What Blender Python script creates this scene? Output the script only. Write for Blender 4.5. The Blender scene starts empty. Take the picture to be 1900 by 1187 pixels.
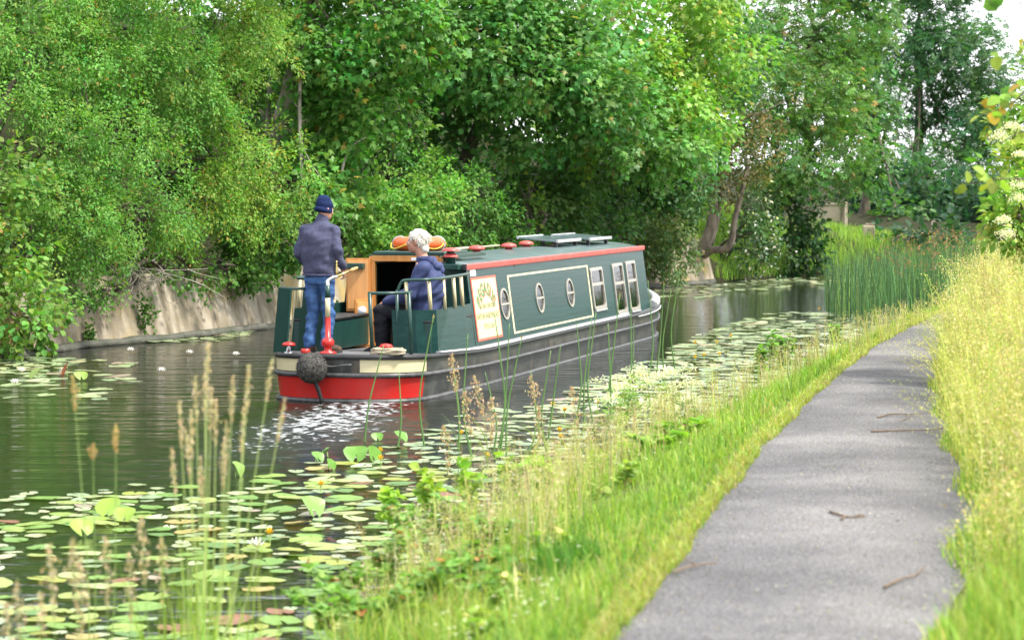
import bpy, bmesh, math, random
import numpy as np
from mathutils import Vector, Matrix
R = math.radians
PI = math.pi
scene = bpy.context.scene
COL = scene.collection
random.seed(7)
RNG = np.random.default_rng(11)

# ------------------------------------------------------------------ camera, sky, sun, exposure
EYE = 2.43                       # eye height above the water
FPX = 4468.0                     # focal length in pixels of the 1900 px photograph
PITCH = math.atan(243.5 / FPX)
cam_data = bpy.data.cameras.new('camera')
cam_data.sensor_width = 36.0
cam_data.lens = 36.0 * FPX / 1900.0
cam_data.clip_start = 0.1
cam_data.clip_end = 2000.0
cam_data.dof.use_dof = True
cam_data.dof.focus_distance = 29.0
cam_data.dof.aperture_fstop = 3.4
cam = bpy.data.objects.new('camera', cam_data)
cam.location = (0, 0, EYE)
cam.rotation_euler = (R(90) - PITCH, 0, 0)
COL.objects.link(cam)
scene.camera = cam

SUN_EL, SUN_AZ = 57.0, 110.0     # azimuth clockwise from +Y (view direction): right and behind the camera
world = bpy.data.worlds.new('World')
scene.world = world
world.use_nodes = True
nt = world.node_tree
nt.nodes.clear()
w_out = nt.nodes.new('ShaderNodeOutputWorld')
w_bg = nt.nodes.new('ShaderNodeBackground')
w_bg.inputs['Strength'].default_value = 0.13
sky = nt.nodes.new('ShaderNodeTexSky')
sky.sky_type = 'NISHITA'
sky.sun_disc = False
sky.sun_elevation = R(SUN_EL)
sky.sun_rotation = R(SUN_AZ)
sky.air_density = 1.0
sky.dust_density = 1.5
w_tc = nt.nodes.new('ShaderNodeTexCoord')
w_map = nt.nodes.new('ShaderNodeMapping')
w_map.inputs['Scale'].default_value = (1.6, 1.6, 4.0)
w_noise = nt.nodes.new('ShaderNodeTexNoise')
w_noise.inputs['Scale'].default_value = 2.2
w_noise.inputs['Detail'].default_value = 7.0
w_noise.inputs['Roughness'].default_value = 0.55
w_ramp = nt.nodes.new('ShaderNodeValToRGB')
w_ramp.color_ramp.elements[0].position = 0.36
w_ramp.color_ramp.elements[0].color = (0.25, 0.25, 0.25, 1)
w_ramp.color_ramp.elements[1].position = 0.56
w_ramp.color_ramp.elements[1].color = (1, 1, 1, 1)
w_mix = nt.nodes.new('ShaderNodeMix')
w_mix.data_type = 'RGBA'
w_mix.inputs['B'].default_value = (8.5, 8.6, 8.9, 1)
nt.links.new(w_tc.outputs['Generated'], w_map.inputs['Vector'])
nt.links.new(w_map.outputs['Vector'], w_noise.inputs['Vector'])
nt.links.new(w_noise.outputs['Fac'], w_ramp.inputs['Fac'])
nt.links.new(w_ramp.outputs['Color'], w_mix.inputs['Factor'])
nt.links.new(sky.outputs['Color'], w_mix.inputs['A'])
nt.links.new(w_mix.outputs['Result'], w_bg.inputs['Color'])
nt.links.new(w_bg.outputs['Background'], w_out.inputs['Surface'])

sun_data = bpy.data.lights.new('sun', 'SUN')
sun_data.energy = 3.3
sun_data.angle = R(6.0)
sun_data.color = (1.0, 0.95, 0.86)
sun = bpy.data.objects.new('sun', sun_data)
_az, _el = R(SUN_AZ), R(SUN_EL)
_to_sun = Vector((math.sin(_az) * math.cos(_el), math.cos(_az) * math.cos(_el), math.sin(_el)))
sun.rotation_euler = (-_to_sun).to_track_quat('-Z', 'Y').to_euler()
sun.location = (10, -10, 30)
COL.objects.link(sun)

vs = scene.view_settings
vs.view_transform = 'Standard'
vs.look = 'None'
vs.gamma = 1.0
vs.exposure = 1.2
vs.use_curve_mapping = False
scene.render.engine = 'CYCLES'
scene.cycles.use_denoising = True
scene.cycles.max_bounces = 7
scene.cycles.diffuse_bounces = 3
scene.cycles.glossy_bounces = 4
scene.cycles.transmission_bounces = 4
scene.cycles.transparent_max_bounces = 6
scene.cycles.sample_clamp_indirect = 6.0

# ------------------------------------------------------------------ places
_c, _s = math.cos(PITCH), math.sin(PITCH)
def at_depth(u, v, y):
    """point of the place seen at photograph pixel (u, v), y metres ahead"""
    a, b = (u - 950) / FPX, (593.5 - v) / FPX
    t = y / (_c + b * _s)
    return np.array((a * t, y, EYE + (-_s + b * _c) * t))
def at_height(u, v, z=0.0):
    a, b = (u - 950) / FPX, (593.5 - v) / FPX
    t = (z - EYE) / (-_s + b * _c)
    return np.array((a * t, (_c + b * _s) * t, z))

# near bank (water edge), towpath edges and the far bank, as x for y (metres)
_BK = np.array([(-5, -2.6), (4, -1.75), (8, -1.2), (10.3, -0.98), (12.3, -0.82), (14.9, -0.42), (18, 0.3), (21.1, 1.35), (25.5, 2.75), (32, 4.7), (40, 7.0), (50, 10.2), (60, 14), (80, 24), (140, 60)])
_PL = np.array([(-5, -2.2), (4, -0.5), (8.9, 0.38), (11.3, 0.82), (15.6, 1.62), (20.5, 2.66), (25.9, 3.92), (31.3, 5.4), (40, 8.4), (50, 12.2), (60, 16.6), (80, 28), (140, 66)])
def bank_x(y): return np.interp(y, _BK[:, 0], _BK[:, 1])
def path_l(y): return np.interp(y, _PL[:, 0], _PL[:, 1])
def path_r(y): return path_l(y) + np.interp(y, [8, 9, 13, 17, 21, 26, 32], [1.25, 1.3, 1.4, 1.2, 0.98, 0.8, 0.8])
FAR = np.array([(-17, 6), (-12, 20), (-8.6, 30), (-7.27, 34.1), (-6.68, 36.8), (-5.6, 38.6), (-4.24, 42.07), (-0.5, 50.3), (3.29, 58.73), (5.28, 62.1), (7.81, 67.1), (10.5, 70.0), (15, 73), (25, 79), (60, 98)])

# ------------------------------------------------------------------ helpers
def tag(o, label=None, cat=None, group=None, kind=None):
    if label: o['label'] = label
    if cat: o['category'] = cat
    if group: o['group'] = group
    if kind: o['kind'] = kind
    return o
def empty(name, loc=(0, 0, 0), rz=0.0, label=None, cat=None, group=None):
    o = bpy.data.objects.new(name, None)
    o.empty_display_size = 0.2
    o.location = [float(c) for c in loc]
    o.rotation_euler = (0, 0, rz)
    COL.objects.link(o)
    return tag(o, label, cat, group)
def link(name, me, m=None, parent=None, loc=None, rot=None):
    o = bpy.data.objects.new(name, me)
    if m is not None and len(me.materials) == 0: me.materials.append(m)
    if parent is not None: o.parent = parent
    if loc is not None: o.location = [float(c) for c in loc]
    if rot is not None: o.rotation_euler = rot
    COL.objects.link(o)
    return o
def np_mesh(name, V, T, C=None, smooth=False):
    """mesh from vertices (n,3), faces (m,k) and an optional colour for each face"""
    V = np.ascontiguousarray(V, dtype=np.float32); T = np.ascontiguousarray(T, dtype=np.int32)
    me = bpy.data.meshes.new(name)
    k = T.shape[1]
    me.vertices.add(len(V)); me.vertices.foreach_set('co', V.ravel())
    me.loops.add(T.size); me.loops.foreach_set('vertex_index', T.ravel())
    me.polygons.add(len(T)); me.polygons.foreach_set('loop_start', np.arange(0, T.size, k, dtype=np.int32))
    if smooth: me.polygons.foreach_set('use_smooth', np.ones(len(T), dtype=bool))
    if C is not None:
        a = me.attributes.new('col', 'FLOAT_COLOR', 'FACE')
        c4 = np.ones((len(T), 4), dtype=np.float32); c4[:, :3] = C
        a.data.foreach_set('color', c4.ravel())
    me.update(calc_edges=True)
    me.validate()
    return me
class Acc:
    """collects triangles"""
    def __init__(s): s.V, s.T, s.C, s.n = [], [], [], 0
    def add(s, V, T, C):
        V = np.asarray(V, dtype=np.float32); T = np.asarray(T, dtype=np.int32)
        C = np.broadcast_to(np.asarray(C, dtype=np.float32), (len(T), 3))
        s.V.append(V); s.T.append(T + s.n); s.C.append(C); s.n += len(V)
    def mesh(s, name, smooth=False):
        return np_mesh(name, np.concatenate(s.V), np.concatenate(s.T), np.concatenate(s.C), smooth)
def unit(v): return v / np.maximum(np.linalg.norm(v, axis=-1, keepdims=True), 1e-9)
def quads_to_tris(q):
    q = np.asarray(q)
    return np.concatenate([q[:, [0, 1, 2]], q[:, [0, 2, 3]]])
def tube(pts, radii, sides=8, wob=0.0, rng=None, cap=True):
    """swept tube through points; returns vertices and triangles"""
    P = np.asarray(pts, dtype=float); n = len(P)
    r = np.broadcast_to(np.asarray(radii, dtype=float), (n,))
    t = unit(np.gradient(P, axis=0))
    ref = np.array((0, 0, 1.0)) if abs(t[:, 2]).mean() < 0.9 else np.array((1.0, 0, 0))
    x = unit(np.cross(t, ref)); y = np.cross(t, x)
    a = np.linspace(0, 2 * PI, sides, endpoint=False)
    rr = r[:, None] * (1 + (wob * (rng or RNG).standard_normal((n, sides)) if wob else 0))
    V = P[:, None] + rr[..., None] * (np.cos(a)[None, :, None] * x[:, None] + np.sin(a)[None, :, None] * y[:, None])
    V = V.reshape(-1, 3)
    i = np.arange(n - 1)[:, None] * sides; j = np.arange(sides)[None]; k = (j + 1) % sides
    q = np.stack([i + j, i + k, i + k + sides, i + j + sides], -1).reshape(-1, 4)
    T = quads_to_tris(q)
    if cap:
        V = np.concatenate([V, P[:1], P[-1:]])
        jj = np.arange(sides); kk = (jj + 1) % sides; b = (n - 1) * sides
        T = np.concatenate([T, np.stack([kk, jj, np.full(sides, n * sides)], -1), np.stack([b + jj, b + kk, np.full(sides, n * sides + 1)], -1)])
    return V, T
def smooth_path(pts, n=24):
    """Catmull-Rom through the points"""
    P = np.asarray(pts, dtype=float)
    P = np.concatenate([2 * P[:1] - P[1:2], P, 2 * P[-1:] - P[-2:-1]])
    out = []
    m = len(P) - 3
    for t in np.linspace(0, m - 1e-6, n):
        i = int(t); f = t - i
        a, b, c, d = P[i:i + 4]
        out.append(0.5 * (2 * b + (c - a) * f + (2 * a - 5 * b + 4 * c - d) * f * f + (3 * b - a - 3 * c + d) * f ** 3))
    return np.array(out)
def tube_obj(name, pts, radii, m, parent=None, sides=8, smooth=True, wob=0.0):
    V, T = tube(pts, radii, sides, wob)
    return link(name, np_mesh(name, V, T, None, smooth), m, parent)
def bm_obj(name, bm, m, parent=None, smooth=False, loc=None, rot=None, recalc=True):
    if recalc: bmesh.ops.recalc_face_normals(bm, faces=bm.faces)
    me = bpy.data.meshes.new(name)
    bm.to_mesh(me); bm.free()
    if smooth:
        for p in me.polygons: p.use_smooth = True
    return link(name, me, m, parent, loc, rot)
def box_bm(cx, cy, cz, sx, sy, sz, bevel=0.0, bm=None, rot=None):
    b = bmesh.new()
    bmesh.ops.create_cube(b, size=1)
    bmesh.ops.scale(b, vec=(sx, sy, sz), verts=b.verts)
    if bevel: bmesh.ops.bevel(b, geom=b.edges[:], offset=bevel, segments=2, affect='EDGES', profile=0.6)
    if rot is not None: bmesh.ops.transform(b, matrix=rot, verts=b.verts)
    bmesh.ops.translate(b, vec=(cx, cy, cz), verts=b.verts)
    if bm is None: return b
    me = bpy.data.meshes.new('t'); b.to_mesh(me); b.free(); bm.from_mesh(me); bpy.data.meshes.remove(me)
    return bm
def box_obj(name, c, s, m, parent=None, bevel=0.006, rot=None):
    return bm_obj(name, box_bm(*c, *s, bevel=bevel, rot=rot), m, parent)
def lathe_obj(name, prof, m, parent=None, loc=None, seg=18, smooth=True, rot=None):
    """profile of (radius, height)"""
    prof = np.asarray(prof, dtype=float); n = len(prof)
    a = np.linspace(0, 2 * PI, seg, endpoint=False)
    V = np.stack([prof[:, :1] * np.cos(a), prof[:, :1] * np.sin(a), np.repeat(prof[:, 1:], seg, 1)], -1).reshape(-1, 3)
    i = np.arange(n - 1)[:, None] * seg; j = np.arange(seg)[None]; k = (j + 1) % seg
    q = np.stack([i + j, i + k, i + k + seg, i + j + seg], -1).reshape(-1, 4)
    me = np_mesh(name, V, quads_to_tris(q), None, smooth)
    return link(name, me, m, parent, loc, rot)

# ------------------------------------------------------------------ materials
def new_mat(name):
    m = bpy.data.materials.new(name); m.use_nodes = True
    n = m.node_tree.nodes; b = n['Principled BSDF']
    return m, m.node_tree, b
def setspec(b, v):
    b.inputs['Specular IOR Level'].default_value = v
def pmat(name, c1, c2=None, scale=8.0, rough=0.5, bump=0.0, bscale=None, spec=0.5, metal=0.0, coat=0.0, detail=6.0, lo=0.35, hi=0.65, stretch=(1, 1, 1), rough2=None):
    m, t, b = new_mat(name)
    b.inputs['Roughness'].default_value = rough; setspec(b, spec)
    b.inputs['Metallic'].default_value = metal
    if coat:
        b.inputs['Coat Weight'].default_value = coat; b.inputs['Coat Roughness'].default_value = 0.12
    tc = t.nodes.new('ShaderNodeTexCoord'); mp = t.nodes.new('ShaderNodeMapping')
    mp.inputs['Scale'].default_value = stretch
    t.links.new(tc.outputs['Object'], mp.inputs['Vector'])
    ns = t.nodes.new('ShaderNodeTexNoise'); ns.inputs['Scale'].default_value = scale; ns.inputs['Detail'].default_value = detail
    t.links.new(mp.outputs['Vector'], ns.inputs['Vector'])
    if c2 is None: c2 = tuple(x * 0.75 for x in c1)
    rp = t.nodes.new('ShaderNodeValToRGB')
    rp.color_ramp.elements[0].position = lo; rp.color_ramp.elements[0].color = (*c1, 1)
    rp.color_ramp.elements[1].position = hi; rp.color_ramp.elements[1].color = (*c2, 1)
    t.links.new(ns.outputs['Fac'], rp.inputs['Fac'])
    t.links.new(rp.outputs['Color'], b.inputs['Base Color'])
    if rough2 is not None:
        mr = t.nodes.new('ShaderNodeMapRange')
        mr.inputs['To Min'].default_value = rough; mr.inputs['To Max'].default_value = rough2
        t.links.new(ns.outputs['Fac'], mr.inputs['Value']); t.links.new(mr.outputs['Result'], b.inputs['Roughness'])
    if bump:
        n2 = t.nodes.new('ShaderNodeTexNoise'); n2.inputs['Scale'].default_value = bscale or scale * 3; n2.inputs['Detail'].default_value = 5
        t.links.new(mp.outputs['Vector'], n2.inputs['Vector'])
        bp = t.nodes.new('ShaderNodeBump'); bp.inputs['Strength'].default_value = 0.8; bp.inputs['Distance'].default_value = bump
        t.links.new(n2.outputs['Fac'], bp.inputs['Height']); t.links.new(bp.outputs['Normal'], b.inputs['Normal'])
    return m
def leaf_mat(name, trans=0.35, rough=0.5, spec=0.35, tcol=(1.1, 1.25, 0.5)):
    """leaf: colour of each leaf from the mesh, light shining through it"""
    m, t, b = new_mat(name)
    at = t.nodes.new('ShaderNodeAttribute'); at.attribute_name = 'col'
    t.links.new(at.outputs['Color'], b.inputs['Base Color'])
    b.inputs['Roughness'].default_value = rough; setspec(b, spec)
    tr = t.nodes.new('ShaderNodeBsdfTranslucent')
    mu = t.nodes.new('ShaderNodeMix'); mu.data_type = 'RGBA'; mu.blend_type = 'MULTIPLY'
    mu.inputs['Factor'].default_value = 1.0; mu.inputs['B'].default_value = (*tcol, 1)
    t.links.new(at.outputs['Color'], mu.inputs['A']); t.links.new(mu.outputs['Result'], tr.inputs['Color'])
    mx = t.nodes.new('ShaderNodeMixShader'); mx.inputs['Fac'].default_value = trans
    t.links.new(b.outputs['BSDF'], mx.inputs[1]); t.links.new(tr.outputs['BSDF'], mx.inputs[2])
    t.links.new(mx.outputs['Shader'], t.nodes['Material Output'].inputs['Surface'])
    return m
M = {}
M['leaf'] = leaf_mat('leaf', 0.42, 0.55, 0.25)
M['glossy_leaf'] = leaf_mat('glossy_leaf', 0.40, 0.45, 0.3)
M['grass'] = leaf_mat('grass', 0.42, 0.6, 0.2)
M['pad'] = leaf_mat('lily_pad', 0.15, 0.42, 0.45)
M['sky_sheen_pad'] = leaf_mat('sky_sheen_lily_pad', 0.1, 0.34, 1.0)
M['bark'] = pmat('bark', (0.16, 0.135, 0.10), (0.07, 0.06, 0.045), 9, 0.9, 0.02, 30, spec=0.2, stretch=(1, 1, 0.3))
M['pale_bark'] = pmat('pale_bark', (0.42, 0.37, 0.30), (0.20, 0.18, 0.14), 7, 0.9, 0.02, 25, spec=0.2, stretch=(1, 1, 0.4))
M['brown_bark'] = pmat('brown_bark', (0.27, 0.22, 0.17), (0.12, 0.10, 0.08), 7, 0.9, 0.02, 25, spec=0.2, stretch=(1, 1, 0.4))
M['dead_wood'] = pmat('dead_wood', (0.42, 0.38, 0.32), (0.26, 0.23, 0.19), 9, 0.9, 0.01, 30, spec=0.2)
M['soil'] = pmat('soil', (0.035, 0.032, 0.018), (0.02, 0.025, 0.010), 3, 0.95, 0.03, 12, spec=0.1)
M['turf'] = pmat('turf', (0.13, 0.17, 0.04), (0.09, 0.09, 0.04), 2.5, 0.95, 0.03, 20, spec=0.1)
# ------------------------------------------------------------------ ground, water, path
def ribbon(name, rows, m, smooth=True):
    """surface from rows of points, one row for each station"""
    A = np.array(rows); n, k = A.shape[:2]
    i = np.arange(n - 1)[:, None] * k; j = np.arange(k - 1)[None]
    q = np.stack([i + j, i + j + 1, i + k + j + 1, i + k + j], -1).reshape(-1, 4)
    return link(name, np_mesh(name, A.reshape(-1, 3), q, None, smooth), m)
g = 700.0
o = ribbon('ground', [[(-g, -60, -1.4), (g, -60, -1.4)], [(-g, 900, -1.4), (g, 900, -1.4)]], M['soil']); tag(o, kind='structure')

# towpath bank: water edge, verge, path bed, meadow strip on the right
ys = np.concatenate([np.arange(-4, 60, 0.5), np.arange(60, 141, 4)])
rows = []
for y in ys:
    b, l, r = bank_x(y), path_l(y), path_r(y)
    e = 0.10 * math.sin(y * 1.9) + 0.07 * math.sin(y * 4.3 + 1)
    rows.append([(b - 0.35 + e, y, -0.9), (b - 0.06 + e, y, -0.02), (b + 0.10 + e, y, 0.12), (b + 0.45 + e, y, 0.32 + 0.03 * math.sin(y * 3)), (0.5 * (b + l), y, 0.54 + 0.03 * math.sin(y * 2.3)), (l - 0.25, y, 0.72), (l + 0.05, y, 0.735), (0.5 * (l + r), y, 0.735), (r, y, 0.735), (r + 0.4, y, 0.80), (r + 2.0, y, 0.95), (r + 6, y, 1.2), (r + 40, y, 1.6), (r + 300, y, 2)])
o = ribbon('towpath_bank', rows, M['turf']); tag(o, kind='structure')
def verge_z(x, y):
    b, l, r = bank_x(y), path_l(y), path_r(y)
    z = np.interp(x - b, [-0.35, -0.06, 0.1, 0.45], [-0.9, -0.02, 0.12, 0.32])
    f = np.clip((x - b - 0.45) / np.maximum(l - 0.25 - b - 0.45, 0.1), 0, 1)
    z = np.where(x - b > 0.45, 0.32 + f * 0.40, z)
    z = np.where(x > r, 0.735 + np.interp(x - r, [0, 0.4, 2, 6], [0, 0.065, 0.215, 0.46]), z)
    return z

m, t, b = new_mat('path_gravel')
M['path'] = m
b.inputs['Roughness'].default_value = 0.92; setspec(b, 0.15)
tc = t.nodes.new('ShaderNodeTexCoord')
def tex(kind, scale, detail=4, vec=None):
    n = t.nodes.new(kind); n.inputs['Scale'].default_value = scale
    if kind == 'ShaderNodeTexNoise': n.inputs['Detail'].default_value = detail
    t.links.new(vec or tc.outputs['Object'], n.inputs['Vector']); return n
def ramp(src, stops):
    r_ = t.nodes.new('ShaderNodeValToRGB')
    while len(r_.color_ramp.elements) < len(stops): r_.color_ramp.elements.new(0.5)
    for el, (p, c) in zip(r_.color_ramp.elements, stops): el.position = p; el.color = (*c, 1)
    t.links.new(src, r_.inputs['Fac']); return r_
def mixc(mode, fac, a, b_):
    mx = t.nodes.new('ShaderNodeMix'); mx.data_type = 'RGBA'; mx.blend_type = mode
    if isinstance(fac, float): mx.inputs['Factor'].default_value = fac
    else: t.links.new(fac, mx.inputs['Factor'])
    t.links.new(a, mx.inputs['A'])
    if isinstance(b_, tuple): mx.inputs['B'].default_value = (*b_, 1)
    else: t.links.new(b_, mx.inputs['B'])
    return mx
big = ramp(tex('ShaderNodeTexNoise', 0.9, 5).outputs['Fac'], [(0.3, (0.108, 0.106, 0.109)), (0.5, (0.158, 0.155, 0.158)), (0.7, (0.238, 0.232, 0.230))])
fine = ramp(tex('ShaderNodeTexNoise', 70, 3).outputs['Fac'], [(0.3, (0.55, 0.55, 0.56)), (0.5, (1, 1, 1)), (0.72, (1.5, 1.48, 1.45))])
vor = tex('ShaderNodeTexVoronoi', 95)
chips = ramp(vor.outputs['Color'], [(0.0, (0.7, 0.7, 0.7)), (0.8, (1.0, 1.0, 1.0)), (1.0, (1.7, 1.65, 1.6))])
c1 = mixc('MULTIPLY', 1.0, big.outputs['Color'], fine.outputs['Color'])
c2 = mixc('MULTIPLY', 0.8, c1.outputs['Result'], chips.outputs['Color'])
t.links.new(c2.outputs['Result'], b.inputs['Base Color'])
bp = t.nodes.new('ShaderNodeBump'); bp.inputs['Strength'].default_value = 0.9; bp.inputs['Distance'].default_value = 0.012
t.links.new(vor.outputs['Distance'], bp.inputs['Height']); t.links.new(bp.outputs['Normal'], b.inputs['Normal'])
rows = []
for y in np.arange(-4, 60.1, 0.25):
    l, r = path_l(y), path_r(y)
    e0 = 0.02 * math.sin(y * 1.3) + 0.012 * math.sin(y * 3.3 + 2) - 0.05
    e1 = 0.05 * math.sin(y * 1.1 + 1) + 0.02 * math.sin(y * 3.1)
    rows.append([(l + e0 + (r - l) * k + (e1 - e0) * k, y, 0.745 + 0.018 * math.sin(PI * k)) for k in np.linspace(0, 1, 9)])
o = ribbon('towpath', rows, M['path']); tag(o, kind='structure')

# water
BOAT_TH = R(15.5)
STERN = np.array((-2.02, 27.35))
_d = np.array((math.sin(BOAT_TH), math.cos(BOAT_TH))); _r = np.array((_d[1], -_d[0]))
def boat_xy(x, y): return STERN + _d * y + _r * x
def value_noise(x, y, seed):
    r_ = np.random.default_rng(seed); G = r_.random((257, 257))
    xi, yi = np.floor(x).astype(int), np.floor(y).astype(int); fx, fy = x - xi, y - yi
    fx = fx * fx * (3 - 2 * fx); fy = fy * fy * (3 - 2 * fy)
    xi %= 256; yi %= 256
    a = G[xi, yi] * (1 - fx) + G[xi + 1, yi] * fx
    b_ = G[xi, yi + 1] * (1 - fx) + G[xi + 1, yi + 1] * fx
    return a * (1 - fy) + b_ * fy - 0.5
def wake_mask(X, Y):
    """propeller wash behind the stern"""
    q = np.stack([X - STERN[0], Y - STERN[1]], -1)
    s_ = -q[..., 1] + 0.15 * q[..., 0]; w_ = q[..., 0]
    half = 1.05 + 0.06 * np.clip(s_, 0, 9)
    side = np.clip(1.25 - np.abs(w_ - 0.35 + 0.11 * s_) / half, 0, 1)
    return side * np.clip((s_ + 0.25) / 0.3, 0, 1) * np.clip(1.45 - s_ / 6.5, 0, 1)
xs = np.concatenate([np.arange(-30, -8, 1.0), np.arange(-8, 4.0, 0.066), np.arange(4.0, 60, 1.0)])
yw = np.concatenate([np.arange(2, 17, 0.5), np.arange(17, 29, 0.066), np.arange(29, 100, 1.0)])
XX, YY = np.meshgrid(xs, yw)
WK = wake_mask(XX, YY)
ZZ = 0.036 * WK * (value_noise(XX * 3.1, YY * 3.1, 1) + 0.7 * value_noise(XX * 7.3, YY * 7.3, 2)) + 0.012 * WK * value_noise(XX * 14, YY * 16, 3)
fine_zone = ((XX > -8) & (XX < 3.9) & (YY > 17) & (YY < 28.9)).astype(float)
ZZ += fine_zone * 0.006 * value_noise(XX * 1.1 + YY * 0.4, YY * 2.6, 4)
A = np.stack([XX, YY, ZZ], -1); n, k = A.shape[:2]
i = np.arange(n - 1)[:, None] * k; j = np.arange(k - 1)[None]
q = np.stack([i + j, i + j + 1, i + k + j + 1, i + k + j], -1).reshape(-1, 4)
me = np_mesh('water', A.reshape(-1, 3), q, None, True)
fa = me.attributes.new('foam', 'FLOAT', 'POINT'); fa.data.foreach_set('value', WK.ravel().astype(np.float32))
m, t, b = new_mat('canal_water')
M['water'] = m
b.inputs['IOR'].default_value = 1.33; setspec(b, 0.5)
tc = t.nodes.new('ShaderNodeTexCoord')
at = t.nodes.new('ShaderNodeAttribute'); at.attribute_name = 'foam'
mp = t.nodes.new('ShaderNodeMapping'); mp.inputs['Scale'].default_value = (0.7, 2.0, 1); mp.inputs['Rotation'].default_value = (0, 0, R(-8))
t.links.new(tc.outputs['Object'], mp.inputs['Vector'])
n1 = tex('ShaderNodeTexNoise', 1.5, 3, mp.outputs['Vector']); n2 = tex('ShaderNodeTexNoise', 7.0, 3, mp.outputs['Vector'])
nf = tex('ShaderNodeTexNoise', 9.0, 8)
ad = t.nodes.new('ShaderNodeMath'); ad.operation = 'MULTIPLY_ADD'; ad.inputs[1].default_value = 0.16
t.links.new(n2.outputs['Fac'], ad.inputs[0]); t.links.new(n1.outputs['Fac'], ad.inputs[2])
bp = t.nodes.new('ShaderNodeBump'); bp.inputs['Strength'].default_value = 0.6; bp.inputs['Distance'].default_value = 0.045
t.links.new(ad.outputs[0], bp.inputs['Height']); t.links.new(bp.outputs['Normal'], b.inputs['Normal'])
# foam where the wash churns
fm = t.nodes.new('ShaderNodeMath'); fm.operation = 'MULTIPLY_ADD'; fm.inputs[1].default_value = 0.42
t.links.new(at.outputs['Fac'], fm.inputs[0]); t.links.new(nf.outputs['Fac'], fm.inputs[2])
fr = ramp(fm.outputs[0], [(0.90, (0, 0, 0)), (1.1, (0.5, 0.5, 0.5))])
wc = mixc('MIX', fr.outputs['Color'], None or ramp(n1.outputs['Fac'], [(0.3, (0.009, 0.011, 0.008)), (0.7, (0.014, 0.015, 0.010))]).outputs['Color'], (0.75, 0.78, 0.80))
t.links.new(wc.outputs['Result'], b.inputs['Base Color'])
mr = t.nodes.new('ShaderNodeMapRange'); mr.inputs['To Min'].default_value = 0.04; mr.inputs['To Max'].default_value = 0.6
rs = t.nodes.new('ShaderNodeMath'); rs.operation = 'MULTIPLY_ADD'; rs.inputs[1].default_value = 0.32
t.links.new(at.outputs['Fac'], rs.inputs[0]); t.links.new(mr.outputs['Result'], rs.inputs[2])
t.links.new(fr.outputs['Color'], mr.inputs['Value']); t.links.new(rs.outputs[0], b.inputs['Roughness'])
o = link('water', me, m); tag(o, kind='structure')

# far bank: the cutting that rises behind the wall
def far_frame():
    P = []
    for a, b_ in zip(FAR[:-1], FAR[1:]):
        k_ = max(2, int(np.linalg.norm(b_ - a) / 1.2))
        for f in np.linspace(0, 1, k_, endpoint=False): P.append(a + (b_ - a) * f)
    P.append(FAR[-1]); P = np.array(P)
    T_ = unit(np.gradient(P, axis=0)); N_ = np.stack([-T_[:, 1], T_[:, 0]], -1)
    return P, T_, N_
FP, FT, FN = far_frame()
rows = []
for kx, (p, nn) in enumerate(zip(FP, FN)):
    w_ = 0.25 * math.sin(kx * 1.3) + 0.15 * math.sin(kx * 2.9)
    low = np.interp(p[1], [0, 62, 64, 72, 200], [1, 1, 0.0, 0.0, 0.0])      # the wall ends where the big twin trunk leans out
    hgt = np.interp(p[1], [0, 60, 66, 70, 75, 90], [1, 1, 0.7, 0.45, 0.2, 0.2])
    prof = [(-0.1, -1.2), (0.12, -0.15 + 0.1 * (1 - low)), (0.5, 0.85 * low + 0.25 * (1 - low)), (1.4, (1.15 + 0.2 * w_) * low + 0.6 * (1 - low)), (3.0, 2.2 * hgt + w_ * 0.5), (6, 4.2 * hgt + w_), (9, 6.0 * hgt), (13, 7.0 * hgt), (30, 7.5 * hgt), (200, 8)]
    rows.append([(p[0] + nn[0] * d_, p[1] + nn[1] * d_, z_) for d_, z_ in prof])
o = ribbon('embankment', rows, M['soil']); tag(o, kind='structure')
def far_point(y, back):
    """point on the far bank at depth y, set back from the water edge"""
    x = np.interp(y, FP[:, 1], FP[:, 0]); k_ = int(np.argmin(abs(FP[:, 1] - y)))
    return np.array((x, y)) + FN[k_] * back

# concrete retaining wall, slab by slab
m = pmat('weathered_concrete', (0.44, 0.385, 0.30), (0.30, 0.26, 0.20), 2.2, 0.9, 0.012, 14, spec=0.2, lo=0.3, hi=0.7)
t = m.node_tree; b = t.nodes['Principled BSDF']
tc = t.nodes['Texture Coordinate']
src = b.inputs['Base Color'].links[0].from_socket
mp = t.nodes.new('ShaderNodeMapping'); mp.inputs['Scale'].default_value = (1, 1, 0.22); t.links.new(tc.outputs['Object'], mp.inputs['Vector'])
st = ramp(tex('ShaderNodeTexNoise', 3.5, 6, mp.outputs['Vector']).outputs['Fac'], [(0.40, (1, 1, 1)), (0.56, (0.55, 0.53, 0.47)), (0.70, (0.30, 0.30, 0.25))])
ms = mixc('MULTIPLY', 0.9, src, st.outputs['Color'])
och = ramp(tex('ShaderNodeTexNoise', 1.1, 5).outputs['Fac'], [(0.53, (0, 0, 0)), (0.68, (0.85, 0.85, 0.85))])
mo = mixc('MIX', och.outputs['Color'], ms.outputs['Result'], (0.34, 0.25, 0.09))
t.links.new(mo.outputs['Result'], b.inputs['Base Color'])
M['concrete'] = m
M['wet_concrete'] = pmat('wet_concrete', (0.10, 0.095, 0.075), (0.05, 0.055, 0.035), 4, 0.6, 0.02, 15)
wall = empty('retaining_wall', (-4.2, 42, 0), 0, 'sloping weathered concrete wall along the far waterside', 'wall')
wall_inv = Matrix.Translation((4.2, -42, 0))
seg = FAR[(FAR[:, 1] > 33) & (FAR[:, 1] < 63)]
cum = np.concatenate([[0], np.cumsum(np.linalg.norm(np.diff(seg, axis=0), axis=1))])
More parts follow.
